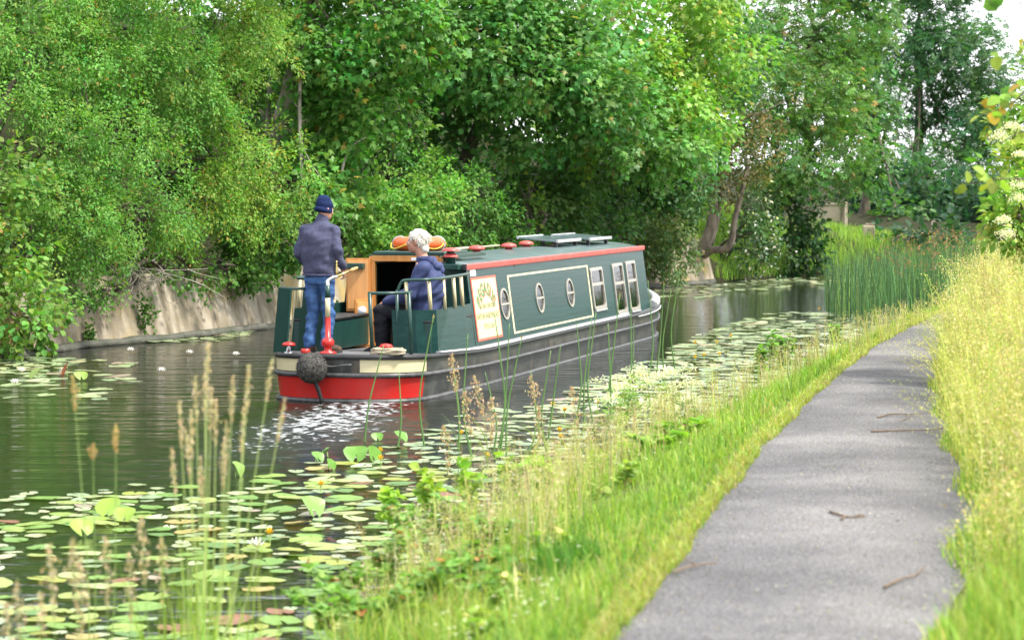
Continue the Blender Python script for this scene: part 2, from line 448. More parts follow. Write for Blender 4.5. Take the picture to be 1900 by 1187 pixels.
def wall_at(s_):
    p = np.array((np.interp(s_, cum, seg[:, 0]), np.interp(s_, cum, seg[:, 1])))
    a_ = np.array((np.interp(s_ - .3, cum, seg[:, 0]), np.interp(s_ - .3, cum, seg[:, 1]))); b_ = np.array((np.interp(s_ + .3, cum, seg[:, 0]), np.interp(s_ + .3, cum, seg[:, 1])))
    t_ = unit(b_ - a_); return p, np.array((-t_[1], t_[0]))
rw = random.Random(3)
s_ = 0.0
while s_ < cum[-1] - 0.5:
    L_ = min(rw.uniform(1.3, 2.1), cum[-1] - s_)
    h_ = rw.uniform(1.0, 1.16); tl = rw.uniform(-0.008, 0.008); hb = rw.uniform(-0.06, 0.06)
    bm = bmesh.new(); grid = []
    nx = 7; nz = 7
    for ix in range(nx):
        col_ = []
        p, nn = wall_at(s_ + 0.012 + (L_ - 0.024) * ix / (nx - 1))
        for iz in range(nz):
            f = iz / (nz - 1)
            z_ = -0.5 + (h_ + 0.5 + hb * ix / (nx - 1)) * f
            set_ = 0.02 + tl + max(z_, -0.2) * 0.27 + rw.uniform(-0.006, 0.006)
            if iz == nz - 1: z_ += rw.uniform(-0.035, 0.03)
            edge = 0.007 if ix in (0, nx - 1) else 0
            col_.append(bm.verts.new((p[0] + nn[0] * (set_ + edge), p[1] + nn[1] * (set_ + edge), z_)))
        bk = bm.verts.new((p[0] + nn[0] * (0.75), p[1] + nn[1] * (0.75), h_ - 0.02))
        bk2 = bm.verts.new((p[0] + nn[0] * (0.75), p[1] + nn[1] * (0.75), -0.5))
        grid.append(col_ + [bk, bk2])
    for a_, b_ in zip(grid[:-1], grid[1:]):
        for k_ in range(len(a_) - 1): bm.faces.new((a_[k_], b_[k_], b_[k_ + 1], a_[k_ + 1]))
    bm.faces.new(grid[0]); bm.faces.new(grid[-1][::-1])
    bmesh.ops.transform(bm, matrix=wall_inv, verts=bm.verts)
    bm_obj('concrete_panel', bm, M['concrete'], wall, smooth=True)
    s_ += L_
kp = []
for s_ in np.arange(0, cum[-1], 0.4):
    p, nn = wall_at(s_); kp.append((p[0] - nn[0] * 0.1 + 4.2, p[1] - nn[1] * 0.1 - 42, 0.03 + 0.012 * math.sin(s_ * 5)))
tube_obj('wet_kerb', kp, 0.085, M['wet_concrete'], wall, 6, wob=0.12)
# ------------------------------------------------------------------ leaves and trees
def fan(outline, centre):
    V = np.array([centre] + outline, dtype=float); k_ = len(outline)
    T = np.array([(0, 1 + a, 1 + (a + 1) % k_) for a in range(k_)])
    return V, T
LEAF = {
    'simple': (np.array([(0, 0, 0), (.30, .42, .07), (0, 1, -.10), (-.30, .42, .07)]), np.array([(0, 1, 2), (0, 2, 3)])),
    'broad': (np.array([(0, 0, 0), (.42, .30, .07), (.30, .75, .02), (0, 1, -.10), (-.30, .75, .02), (-.42, .30, .07)]), np.array([(0, 1, 2), (0, 2, 3), (0, 3, 4), (0, 4, 5)])),
    'palmate': fan([(0, .06, .03), (.33, -.04, -.05), (.27, .2, .02), (.62, .44, -.10), (.28, .5, .02), (.22, .64, 0), (0, 1.02, -.16), (-.22, .64, 0), (-.28, .5, .02), (-.62, .44, -.10), (-.27, .2, .02), (-.33, -.04, -.05)], (0, .36, .05)),
}
_cv, _ct = [], []
for _i, (px_, py_, an_) in enumerate([(0, .55, 0), (.04, .3, -62), (-.04, .3, 62), (.03, .52, -48), (-.03, .52, 48)]):
    a_ = R(an_); L_ = .48
    dx, dy = -math.sin(a_), math.cos(a_)
    q_ = [(px_, py_, 0), (px_ + dx * L_ * .45 + dy * .1, py_ + dy * L_ * .45 - dx * .1, .03), (px_ + dx * L_, py_ + dy * L_, -.06), (px_ + dx * L_ * .45 - dy * .1, py_ + dy * L_ * .45 + dx * .1, .03)]
    b_ = len(_cv); _cv += q_; _ct += [(b_, b_ + 1, b_ + 2), (b_, b_ + 2, b_ + 3)]
LEAF['compound'] = (np.array(_cv), np.array(_ct))

def stamp(acc, kind, pos, fwd, nrm, size, col):
    """one leaf at each position"""
    tv, tt = LEAF[kind]; n_ = len(pos)
    y = unit(fwd); x = unit(np.cross(y, nrm)); z = np.cross(x, y)
    V = pos[:, None] + size[:, None, None] * (tv[None, :, 0:1] * x[:, None] + tv[None, :, 1:2] * y[:, None] + tv[None, :, 2:3] * z[:, None])
    T = (tt[None] + (np.arange(n_) * len(tv))[:, None, None]).reshape(-1, 3)
    acc.add(V.reshape(-1, 3), T, np.repeat(col, len(tt), axis=0))
def leaf_cols(n_, base, rng, spread=0.16, tip=None, tipf=0.06):
    c = np.array(base)[None] * np.exp(rng.standard_normal((n_, 1)) * spread)
    c = c * (1 + rng.standard_normal((n_, 3)) * np.array((0.10, 0.05, 0.08)))
    if tip is not None:
        k_ = rng.random(n_) < tipf; c[k_] = np.array(tip) * np.exp(rng.standard_normal((k_.sum(), 1)) * 0.2)
    return np.clip(c, 0.004, 0.9)
def sprays(acc, lobes, rng, kind, leaf, base, dens, per, length, width, droop=0.25, tip=None, tipf=0.05, up=0.8, face=True, depth=0.4, spread=0.16, hue=0.14):
    """leafy twigs spread over lumpy lobes; each lobe (centre, radii)"""
    cs = np.array([l[0] for l in lobes], dtype=float); rs = np.array([l[1] for l in lobes], dtype=float)
    for ci, (c, r) in enumerate(zip(cs, rs)):
        area = 4 * PI * (((r[0] * r[1]) ** 1.6 + (r[0] * r[2]) ** 1.6 + (r[1] * r[2]) ** 1.6) / 3) ** (1 / 1.6)
        n_ = max(4, int(dens * area * DENS))
        d_ = unit(rng.standard_normal((n_, 3)))
        if face:
            tocam = unit(np.array((0, 0, EYE)) - c)
            keep = (d_ @ tocam > -0.3) | (rng.random(n_) < 0.18)
            d_ = d_[keep]; n_ = len(d_)
        ph = rng.random(3) * 6
        lump = 1 + 0.16 * np.sin(d_[:, 0] * 5 + ph[0]) * np.sin(d_[:, 2] * 6 + ph[1]) + 0.10 * np.sin(d_[:, 1] * 9 + d_[:, 2] * 7 + ph[2])
        rad = (1 - depth * rng.random(n_) ** 1.7) * lump
        p = c + d_ * r * rad[:, None]
        ok = np.ones(n_, bool)
        for cj, (c2, r2) in enumerate(zip(cs, rs)):
            if cj != ci: ok &= np.linalg.norm((p - c2) / r2, axis=1) > 0.62
        ok &= value_noise(p[:, 0] * 1.15 + p[:, 1] * .5 + 80, p[:, 2] * 1.5 + p[:, 1] * .6 + 40, 77) > -0.24
        p, d_ = p[ok], d_[ok]; n_ = len(p)
        if n_ == 0: continue
        out = unit(d_ / r)
        ax = unit(out * 0.75 + np.array((0, 0, -droop)) + rng.standard_normal((n_, 3)) * 0.38)
        L_ = length * rng.uniform(0.6, 1.35, n_)
        ctint = np.exp(rng.standard_normal((n_, 1)) * spread) * (1 + rng.standard_normal((n_, 3)) * np.array((hue, 0.03, hue * 0.7)))
        k_ = per
        t_ = rng.random((n_, k_)) ** 0.8
        side = rng.standard_normal((n_, k_, 3))
        P = p[:, None] + ax[:, None] * (t_ * L_[:, None])[..., None] + side * (width * (1.05 - 0.6 * t_))[..., None]
        P[..., 2] -= droop * 0.5 * L_[:, None] * t_ ** 2
        f = ax[:, None] * 0.6 + side * 0.55 + np.array((0, 0, -0.28))
        nn = np.array((0, 0, up)) + out[:, None] * 0.55 + rng.standard_normal((n_, k_, 3)) * 0.38
        C = leaf_cols(n_ * k_, base, rng, 0.10, tip, tipf) * np.repeat(ctint, k_, axis=0)
        sz = leaf * rng.uniform(0.65, 1.25, n_ * k_)
        stamp(acc, kind, P.reshape(-1, 3), f.reshape(-1, 3), nn.reshape(-1, 3), sz, np.clip(C, .004, .9))
DENS = 0.57
def fill(acc, lobes, rng, kind, leaf, base, n_per):
    """sparse leaves inside the crown"""
    for c, r in lobes:
        n_ = int(n_per * r[0] * r[1] * r[2])
        d_ = unit(rng.standard_normal((n_, 3))) * (rng.random((n_, 1)) ** 0.5 * 0.75)
        P = np.array(c) + d_ * np.array(r)
        nn = np.array((0, 0, .6)) + rng.standard_normal((n_, 3)) * 0.6
        stamp(acc, kind, P, rng.standard_normal((n_, 3)), nn, leaf * rng.uniform(0.8, 1.4, n_), leaf_cols(n_, base, rng))
def L(u, v, y, ru, rv, rd=None):
    """lobe seen at pixel (u, v) at depth y with pixel radii"""
    k_ = y / FPX
    return (at_depth(u, v, y), (ru * k_, (rd if rd else 0.5 * (ru + rv) * k_), rv * k_))
def limbs(acc, base, lobes, rng, r0=0.09, mid=0.5):
    for c, r in lobes:
        c = np.array(c); b_ = np.array(base)
        m_ = b_ + (c - b_) * mid + rng.standard_normal(3) * 0.18 + np.array((0, 0, 0.2))
        V, T = tube(smooth_path([b_, m_, c], 10), np.linspace(r0, 0.02, 10), 6, 0.06, rng)
        acc.add(V, T, (0.1, 0.09, 0.07))
        for _ in range(4):
            e = c + unit(rng.standard_normal(3)) * np.array(r) * 0.85
            s0 = m_ + (c - m_) * rng.uniform(0.3, 1)
            V, T = tube(smooth_path([s0, 0.5 * (s0 + e) + rng.standard_normal(3) * .12, e], 7), np.linspace(r0 * .35, 0.008, 7), 5)
            acc.add(V, T, (0.1, 0.09, 0.07))
def tree(name, label, cat, foot, lobes, seed, trunk=None, bark='bark', mat='leaf', group=None, fillk=None, clump=7, **kw):
    rng = np.random.default_rng(seed)
    foot = np.array(foot, dtype=float)
    root = empty(name, foot, 0, label, cat, group)
    acc = Acc()
    if clump:
        big, lobes = lobes, []
        for c, r in big:
            r = np.array(r); c = np.array(c)
            for d_ in unit(rng.standard_normal((clump, 3))):
                if d_ @ unit(np.array((0, 0, EYE)) - c) < -0.45: d_ = -d_
                lobes.append((c + d_ * r * rng.uniform(.45, .85), r * rng.uniform(.34, .56) * np.array((1.2, 1.2, .66))))
            lobes.append((c, r * .55))
    sprays(acc, lobes, rng, **kw)
    if fillk: fill(acc, lobes, rng, kw['kind'] if kw['kind'] != 'palmate' else 'broad', kw['leaf'] * 1.2, kw['base'], fillk)
    me = acc.mesh('crown'); me.transform(Matrix.Translation([-float(x) for x in foot]))
    link('crown', me, M[mat], root)
    ta = Acc()
    if trunk:
        for pts, r0, r1 in trunk:
            pp = smooth_path(pts, 18)
            V, T = tube(pp, np.linspace(r0, r1, 18), 10, 0.05, rng); ta.add(V, T, (.2, .2, .2))
        limbs(ta, trunk[0][0][-1] if len(trunk[0][0]) > 1 else foot, big if clump else lobes, rng, trunk[0][2] * 0.7)
    else:
        limbs(ta, foot, big if clump else lobes, rng, 0.06)
    me = ta.mesh('trunk', True); me.transform(Matrix.Translation([-float(x) for x in foot]))
    link('trunk', me, M[bark], root)
    return root

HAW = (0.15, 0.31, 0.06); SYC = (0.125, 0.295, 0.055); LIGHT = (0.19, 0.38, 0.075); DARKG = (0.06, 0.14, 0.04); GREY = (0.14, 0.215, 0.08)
def base_at(y, back, z): p = far_point(y, back); return (p[0], p[1], z)

# the long hawthorn that hangs over the wall on the far left
tree('hawthorn_tree', 'dense small-leaved hawthorn spilling over the wall at the left edge', 'tree', base_at(37.5, 3.2, 2.0),
     [L(90, 60, 38.5, 170, 130), L(250, 50, 39.5, 140, 130), L(40, 250, 37.5, 120, 150), L(180, 250, 38, 150, 130), L(330, 190, 40, 110, 140), L(130, 400, 37, 140, 120), L(270, 380, 38.6, 110, 110), L(195, 460, 37.2, 70, 45), L(70, 520, 36.3, 70, 85), L(60, -150, 40, 260, 150), L(300, -160, 41, 230, 150)],
     21, kind='simple', leaf=0.062, base=HAW, dens=21, per=50, length=0.42, width=0.085, droop=0.45, tip=(0.30, 0.22, 0.05), tipf=0.03, fillk=160)
tree('hawthorn_tree', 'hawthorn with yellow-green hanging sprays above the middle of the wall', 'tree', base_at(41.2, 3.0, 2.2),
     [L(420, 120, 41, 120, 140), L(455, 40, 42, 60, 80), L(400, 290, 40.6, 90, 100), L(480, 320, 41.2, 80, 110), L(370, 380, 39.8, 75, 60), L(450, 390, 41, 60, 55), L(320, 425, 39.4, 45, 28), L(420, -120, 42, 200, 120)],
     22, kind='simple', leaf=0.062, base=(0.195, 0.345, 0.06), dens=21, per=50, length=0.45, width=0.08, droop=0.5, tip=(0.34, 0.24, 0.05), tipf=0.05, fillk=160)
tree('bramble_bush', 'bright bramble thicket trailing into the water at the left edge', 'bush', base_at(34.6, 1.0, 0.9),
     [L(10, 340, 35.2, 45, 90), L(20, 480, 34.8, 50, 90), L(30, 590, 34.2, 60, 80), L(-60, 420, 35, 80, 170), L(75, 605, 35, 40, 35)],
     23, kind='broad', leaf=0.10, base=(0.16, 0.29, 0.055), dens=15, per=22, length=0.4, width=0.1, droop=0.3, tip=(0.3, 0.22, .08), tipf=0.03, fillk=120)
tree('ivy_bush', 'trailing green bush draped over the wall top behind the standing person', 'bush', base_at(42.5, 1.2, 1.2),
     [L(520, 430, 42.2, 70, 70), L(440, 445, 41.4, 40, 30), L(545, 450, 42.4, 45, 35), L(580, 400, 43, 50, 60), L(468, 495, 41.2, 12, 28)],
     24, kind='broad', leaf=0.085, base=(0.09, 0.2, 0.04), dens=17, per=26, length=0.35, width=0.09, droop=0.5, fillk=140)
tree('trailing_creeper', 'leafy creeper fringe trailing over the top edge of the concrete wall', 'creeper', base_at(39.5, 0.8, 1.1),
     [L(170, 545, 37.2, 28, 16), L(235, 510, 38.0, 34, 14), L(300, 497, 38.7, 36, 12), L(360, 500, 39.6, 34, 14), L(415, 498, 40.6, 30, 16), L(478, 490, 41.7, 30, 14), L(385, 520, 39.9, 14, 16), L(212, 530, 37.7, 14, 20)],
     51, kind='broad', leaf=0.065, base=(0.12, 0.25, 0.055), dens=60, per=16, length=0.22, width=0.06, droop=0.9, up=0.5, clump=0)
# first sycamore with its leaning trunk
tree('sycamore_tree', 'large-leaved sycamore with a leaning trunk behind the standing person', 'tree', base_at(45.0, 3.6, 2.8),
     [L(625, 270, 45.6, 80, 130), L(670, 230, 45.2, 80, 120), L(560, 370, 43.6, 70, 90), L(640, 80, 45, 120, 90), L(740, 50, 44.6, 90, 75), L(790, 80, 45, 50, 50), L(560, 10, 45.5, 100, 60), L(650, -120, 46, 220, 110)],
     25, trunk=[([at_depth(505, 330, 45.4), at_depth(520, 230, 45.0), at_depth(538, 150, 44.6), at_depth(556, 60, 44.8), at_depth(590, -60, 45.5)], 0.17, 0.09), ([at_depth(500, 310, 45.6), at_depth(498, 200, 45.4), at_depth(505, 110, 45.4)], 0.07, 0.04)],
     bark='pale_bark', mat='glossy_leaf', kind='palmate', leaf=0.135, base=SYC, dens=15, per=18, length=0.5, width=0.16, droop=0.4, tip=(0.30, 0.26, 0.05), tipf=0.03, up=0.55, fillk=40)
# pale shrubs behind the boat
tree('elder_shrub', 'pale green leafy shrub rising behind the two people', 'shrub', base_at(46.8, 1.6, 1.4),
     [L(745, 400, 46.6, 80, 70), L(690, 340, 47, 60, 60), L(780, 350, 47.6, 60, 60), L(650, 450, 45.6, 45, 45), L(660, 400, 46, 40, 50), L(720, 460, 46, 60, 40)],
     26, kind='simple', leaf=0.10, base=LIGHT, dens=20, per=32, length=0.42, width=0.10, droop=0.05, up=0.6, fillk=90)
tree('elder_shrub', 'mid green rounded shrub just left of the orange lifebuoy roofline', 'shrub', base_at(49.0, 1.6, 1.4),
     [L(850, 420, 48.6, 80, 60), L(880, 370, 49, 70, 60), L(800, 335, 49.5, 55, 45), L(750, 290, 49.5, 55, 45), L(920, 440, 49.5, 60, 45), L(720, 210, 49, 50, 60)],
     27, kind='simple', leaf=0.095, base=(0.11, 0.25, 0.055), dens=17, per=28, length=0.42, width=0.10, droop=0.1, up=0.6, fillk=90)
# the big sycamore arching over the boat
tree('sycamore_tree', 'broad sycamore with three dark slanting trunks arching over the boat', 'tree', base_at(52.5, 4.2, 3.0),
     [L(880, 60, 50.5, 150, 90), L(960, 150, 50, 130, 80), L(850, 130, 53.5, 110, 50), L(1050, 70, 51.5, 140, 100), L(1090, 190, 51, 130, 80), L(1010, 240, 51, 90, 45), L(1180, 250, 52.5, 110, 60), L(950, -110, 52, 240, 110)],
     28, trunk=[([at_depth(862, 300, 52), at_depth(885, 240, 51.8), at_depth(905, 185, 51.6), at_depth(915, 120, 51.8)], 0.15, 0.09), ([at_depth(840, 245, 52.6), at_depth(865, 205, 52.3), at_depth(888, 160, 52.2)], 0.09, 0.06), ([at_depth(822, 235, 53), at_depth(838, 190, 52.8), at_depth(842, 130, 52.8)], 0.09, 0.06), ([at_depth(905, 185, 51.6), at_depth(930, 165, 51.2), at_depth(955, 140, 50.6)], 0.07, 0.04)],
     mat='glossy_leaf', kind='palmate', leaf=0.14, base=(0.125, 0.29, 0.07), dens=14, per=17, length=0.55, width=0.18, droop=0.3, tip=(0.24, 0.22, 0.06), tipf=0.03, up=0.9, fillk=30)
tree('maple_tree', 'bright lime-green maple crown above the front half of the boat', 'tree', base_at(56.0, 4.2, 3.0),
     [L(1210, 80, 53.5, 130, 90), L(1300, 110, 54.5, 90, 90), L(1240, 200, 53.5, 120, 70), L(1310, 190, 55, 60, 55), L(1150, 130, 53, 80, 90), L(1120, 250, 53, 80, 40), L(1250, 265, 54, 60, 30), L(1240, -70, 55, 180, 90)],
     29, trunk=[([base_at(56, 4.2, 2.8), at_depth(1190, 300, 56), at_depth(1200, 180, 55.5)], 0.15, 0.08)],
     mat='glossy_leaf', kind='palmate', leaf=0.13, base=(0.22, 0.40, 0.065), dens=14, per=17, length=0.5, width=0.16, droop=0.2, tip=(0.33, 0.30, 0.06), tipf=0.05, up=0.95, fillk=30)
# dark undergrowth between
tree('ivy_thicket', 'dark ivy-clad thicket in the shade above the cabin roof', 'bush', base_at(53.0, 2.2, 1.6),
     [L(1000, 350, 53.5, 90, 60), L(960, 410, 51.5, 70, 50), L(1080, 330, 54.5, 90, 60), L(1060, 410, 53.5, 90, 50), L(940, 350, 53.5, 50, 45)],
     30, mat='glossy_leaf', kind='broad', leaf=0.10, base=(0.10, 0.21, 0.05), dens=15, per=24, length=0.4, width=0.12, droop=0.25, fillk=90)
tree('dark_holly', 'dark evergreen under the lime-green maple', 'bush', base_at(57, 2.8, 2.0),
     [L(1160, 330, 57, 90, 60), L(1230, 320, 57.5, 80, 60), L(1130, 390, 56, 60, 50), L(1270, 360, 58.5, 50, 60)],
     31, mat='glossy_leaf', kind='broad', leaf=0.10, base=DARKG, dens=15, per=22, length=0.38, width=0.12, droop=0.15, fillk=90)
tree('sapling', 'thin yellow-green sapling beside the dark thicket above the roof', 'sapling', at_depth(985, 440, 51), 
     [L(988, 350, 51, 18, 14, .2), L(984, 385, 51, 20, 14, .2), L(990, 415, 51, 20, 14, .2)],
     32, kind='palmate', leaf=0.15, base=(0.2, 0.34, 0.05), dens=16, per=7, length=0.25, width=0.08, droop=0.2, up=0.9, depth=0.9, clump=0)
tree('grey_shrub', 'grey-green shrub with pale leaves hanging beyond the bow roof', 'shrub', base_at(59, 1.2, 1.1),
     [L(1190, 420, 58.3, 75, 65), L(1240, 400, 59, 60, 80), L(1250, 460, 59, 50, 50), L(1160, 460, 57.6, 50, 35), L(1210, 480, 58, 55, 30)],
     33, kind='simple', leaf=0.10, base=GREY, dens=17, per=26, length=0.4, width=0.10, droop=0.4, tip=(0.4, 0.3, 0.2), tipf=0.04, up=0.6, fillk=80)
# leaning twin-trunk tree at the end of the wall
tb = at_depth(1302, 474, 61.8)
tree('leaning_tree', 'tree with bare grey forked trunks leaning over the end of the wall', 'tree', tb,
     [L(1330, 260, 62, 70, 70), L(1390, 270, 61.5, 50, 60), L(1300, 190, 62.5, 70, 50), L(1350, 330, 61.6, 50, 35), L(1420, 210, 62, 50, 50), L(1290, 310, 62.5, 50, 45)],
     34, trunk=[([tb, at_depth(1316, 430, 61.8), at_depth(1324, 385, 61.8), at_depth(1318, 335, 61.9), at_depth(1325, 270, 62)], 0.16, 0.08), ([tb + np.array((0.05, 0, 0)), at_depth(1322, 464, 61.6), at_depth(1346, 462, 61.3), at_depth(1358, 445, 61.2), at_depth(1364, 405, 61.2), at_depth(1374, 365, 61.3), at_depth(1388, 310, 61.5)], 0.105, 0.06), ([at_depth(1318, 455, 61.9), at_depth(1328, 420, 62), at_depth(1336, 370, 62), at_depth(1335, 300, 62)], 0.07, 0.05)],
     bark='brown_bark', kind='simple', leaf=0.11, base=(0.15, 0.15, 0.055), dens=9, per=18, length=0.5, width=0.10, droop=0.6, tip=(0.30, 0.21, 0.09), tipf=0.16, up=0.5, depth=0.6)
tree('guelder_shrub', 'shrub dotted with white blossom beside the leaning trunks', 'shrub', base_at(64.5, 0.9, .5),
     [L(1400, 430, 64, 35, 70), L(1425, 480, 64, 35, 35), L(1390, 370, 64.5, 30, 50)],
     35, kind='simple', leaf=0.11, base=(0.07, 0.14, 0.055), dens=16, per=20, length=0.4, width=0.12, droop=0.3, tip=(0.75, 0.75, 0.66), tipf=0.10, up=0.6, fillk=60)
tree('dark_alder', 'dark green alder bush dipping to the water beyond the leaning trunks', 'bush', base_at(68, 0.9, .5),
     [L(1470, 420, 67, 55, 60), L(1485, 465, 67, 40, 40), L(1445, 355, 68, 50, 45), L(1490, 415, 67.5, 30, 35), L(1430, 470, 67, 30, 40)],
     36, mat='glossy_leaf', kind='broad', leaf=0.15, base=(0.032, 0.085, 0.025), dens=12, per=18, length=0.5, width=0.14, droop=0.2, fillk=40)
tree('ash_tree', 'tall ash with orange-flecked leaves between the maple and the far trees', 'tree', base_at(70, 5.0, 2.0),
     [L(1440, 60, 68, 110, 90), L(1400, 150, 67, 80, 80), L(1480, 180, 67, 100, 90), L(1440, 280, 66.5, 70, 80), L(1530, 255, 67, 75, 70), L(1560, 170, 69, 60, 80), L(1550, 50, 70, 100, 80), L(1570, 310, 68, 50, 40), L(1470, 330, 67.5, 55, 40), L(1500, -90, 70, 210, 90)],
     37, trunk=[([base_at(70, 5.0, 1.6), at_depth(1490, 330, 69), at_depth(1500, 180, 69), at_depth(1510, 60, 69.5)], 0.22, 0.10), ([at_depth(1495, 250, 69), at_depth(1460, 180, 68.6), at_depth(1445, 80, 68.5)], 0.10, 0.05)],
     kind='compound', leaf=0.24, base=(0.11, 0.23, 0.055), dens=8, per=17, length=0.6, width=0.2, droop=0.3, tip=(0.34, 0.24, 0.08), tipf=0.03, up=0.9, fillk=10)
# deeper trees behind the first row, leaf colour darkened to paint in shady depth
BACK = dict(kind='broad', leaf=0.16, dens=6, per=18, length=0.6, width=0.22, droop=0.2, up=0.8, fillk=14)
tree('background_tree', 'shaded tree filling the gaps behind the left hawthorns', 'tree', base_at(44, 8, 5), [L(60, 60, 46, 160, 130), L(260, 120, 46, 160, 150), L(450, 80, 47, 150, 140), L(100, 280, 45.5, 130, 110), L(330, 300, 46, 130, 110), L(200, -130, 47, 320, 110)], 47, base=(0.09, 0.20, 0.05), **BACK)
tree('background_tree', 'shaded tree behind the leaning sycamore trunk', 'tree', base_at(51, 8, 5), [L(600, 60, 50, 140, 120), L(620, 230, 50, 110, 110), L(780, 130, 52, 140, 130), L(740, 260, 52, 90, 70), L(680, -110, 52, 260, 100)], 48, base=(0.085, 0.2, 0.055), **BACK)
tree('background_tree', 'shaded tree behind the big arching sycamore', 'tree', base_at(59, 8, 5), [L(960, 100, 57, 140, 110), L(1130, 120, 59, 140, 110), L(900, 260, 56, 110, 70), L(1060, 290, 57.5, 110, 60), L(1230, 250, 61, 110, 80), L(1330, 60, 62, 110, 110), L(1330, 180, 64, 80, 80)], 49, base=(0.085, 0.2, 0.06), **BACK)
# far trees against the sky
tree('far_poplar', 'tall dark tree with gaps of sky near the right corner', 'tree', (15.5, 96, 1.4),
     [L(1690, 70, 95, 80, 80), L(1760, 110, 95, 70, 70), L(1640, 170, 93, 45, 50), L(1790, 210, 95, 70, 55), L(1720, 180, 96, 45, 40), L(1770, 310, 94, 90, 50), L(1660, 290, 92, 40, 45), L(1700, 340, 92, 60, 35), L(1830, 160, 97, 45, 70), L(1790, 40, 97, 40, 50), L(1840, 300, 95, 50, 70), L(1720, -60, 96, 130, 70)],
     38, trunk=[([(15.5, 96, 1.2), at_depth(1700, 300, 96), at_depth(1706, 200, 96), at_depth(1700, 60, 96)], 0.26, 0.12), ([at_depth(1702, 260, 96), at_depth(1740, 200, 95.5), at_depth(1770, 130, 95)], 0.12, 0.06)],
     kind='compound', leaf=0.36, base=(0.075, 0.175, 0.07), dens=6.0, per=13, length=0.8, width=0.28, droop=0.3, up=0.9, depth=0.55)
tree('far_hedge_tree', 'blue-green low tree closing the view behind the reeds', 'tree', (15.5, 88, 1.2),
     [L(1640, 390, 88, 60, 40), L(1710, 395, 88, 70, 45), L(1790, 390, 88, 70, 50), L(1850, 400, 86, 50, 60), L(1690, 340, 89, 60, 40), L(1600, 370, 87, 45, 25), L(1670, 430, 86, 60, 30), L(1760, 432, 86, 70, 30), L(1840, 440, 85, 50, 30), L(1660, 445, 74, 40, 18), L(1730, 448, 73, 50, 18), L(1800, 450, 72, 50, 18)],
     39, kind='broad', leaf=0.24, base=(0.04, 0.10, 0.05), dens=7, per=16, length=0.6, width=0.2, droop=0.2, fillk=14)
tree('far_elm', 'mid green far tree between the ash and the sky gaps', 'tree', (12.2, 84, 1.2),
     [L(1610, 90, 84, 60, 80), L(1600, 230, 83, 45, 60), L(1620, 300, 82, 40, 40), L(1600, -30, 85, 80, 60), L(1665, 395, 80, 22, 25)],
     40, trunk=[([(12.2, 84, 1.3), at_depth(1612, 330, 84), at_depth(1610, 160, 84)], 0.2, 0.1)],
     kind='broad', leaf=0.22, base=(0.09, 0.2, 0.06), dens=9, per=16, length=0.6, width=0.2, droop=0.3, up=0.9, fillk=8)
# ------------------------------------------------------------------ narrowboat (local x starboard, y forward from the stern, z up from the water)
M['green'] = pmat('green_paint', (0.005, 0.034, 0.030), (0.010, 0.048, 0.043), 5, 0.30, 0.0025, 9, spec=0.22, coat=0.0, rough2=0.45, stretch=(2, .12, 3))
M['green2'] = pmat('dark_green_paint', (0.010, 0.045, 0.036), (0.014, 0.055, 0.045), 5, 0.35, 0.001, 60)
M['roof'] = pmat('roof_paint', (0.06, 0.10, 0.10), (0.09, 0.135, 0.135), 2.5, 0.3, 0.002, 25, spec=0.6)
M['red'] = pmat('red_paint', (0.55, 0.018, 0.014), (0.48, 0.03, 0.024), 6, 0.35, 0.001, 40)
M['faded_red'] = pmat('faded_red_paint', (0.56, 0.06, 0.05), (0.50, 0.09, 0.075), 5, 0.4, 0.001, 40)
M['cream'] = pmat('cream_paint', (0.60, 0.53, 0.32), (0.55, 0.48, 0.29), 4, 0.4)
M['black'] = pmat('black_bitumen', (0.016, 0.016, 0.017), (0.035, 0.035, 0.035), 7, 0.42, 0.004, 30, rough2=0.6)
M['hull'] = pmat('scuffed_hull', (0.016, 0.017, 0.016), (0.085, 0.085, 0.075), 3.0, 0.32, 0.004, 22, spec=0.6, lo=0.42, hi=0.72, stretch=(2.5, 1, 1.6), rough2=0.55)
_t = M['hull'].node_tree; _b = _t.nodes['Principled BSDF']; _src = _b.inputs['Base Color'].links[0].from_socket
_tc = _t.nodes['Texture Coordinate']; _mp = _t.nodes.new('ShaderNodeMapping'); _mp.inputs['Scale'].default_value = (3, 2.2, .5); _t.links.new(_tc.outputs['Object'], _mp.inputs['Vector'])
_n = _t.nodes.new('ShaderNodeTexNoise'); _n.inputs['Scale'].default_value = 2.4; _n.inputs['Detail'].default_value = 7; _t.links.new(_mp.outputs['Vector'], _n.inputs['Vector'])
_r2 = _t.nodes.new('ShaderNodeValToRGB'); _r2.color_ramp.elements[0].position = .52; _r2.color_ramp.elements[0].color = (0, 0, 0, 1); _r2.color_ramp.elements[1].position = .72; _r2.color_ramp.elements[1].color = (.8, .8, .8, 1)
_t.links.new(_n.outputs['Fac'], _r2.inputs['Fac']); _mx = _t.nodes.new('ShaderNodeMix'); _mx.data_type = 'RGBA'; _mx.inputs['B'].default_value = (0.11, 0.085, 0.055, 1)
_t.links.new(_r2.outputs['Color'], _mx.inputs['Factor']); _t.links.new(_src, _mx.inputs['A']); _t.links.new(_mx.outputs['Result'], _b.inputs['Base Color'])
M['grey_strip'] = pmat('worn_pale_paint', (0.45, 0.46, 0.47), (0.30, 0.31, 0.31), 9, 0.5)
M['worn_edge'] = pmat('worn_steel', (0.10, 0.10, 0.10), (0.035, 0.035, 0.035), 11, 0.45, 0.002, 40)
M['wood'] = pmat('varnished_wood', (0.60, 0.27, 0.07), (0.48, 0.20, 0.05), 3, 0.35, 0.001, 30, stretch=(6, 6, 0.7))
M['ply'] = pmat('plywood', (0.68, 0.34, 0.12), (0.60, 0.29, 0.10), 3, 0.45, stretch=(5, 5, 0.8))
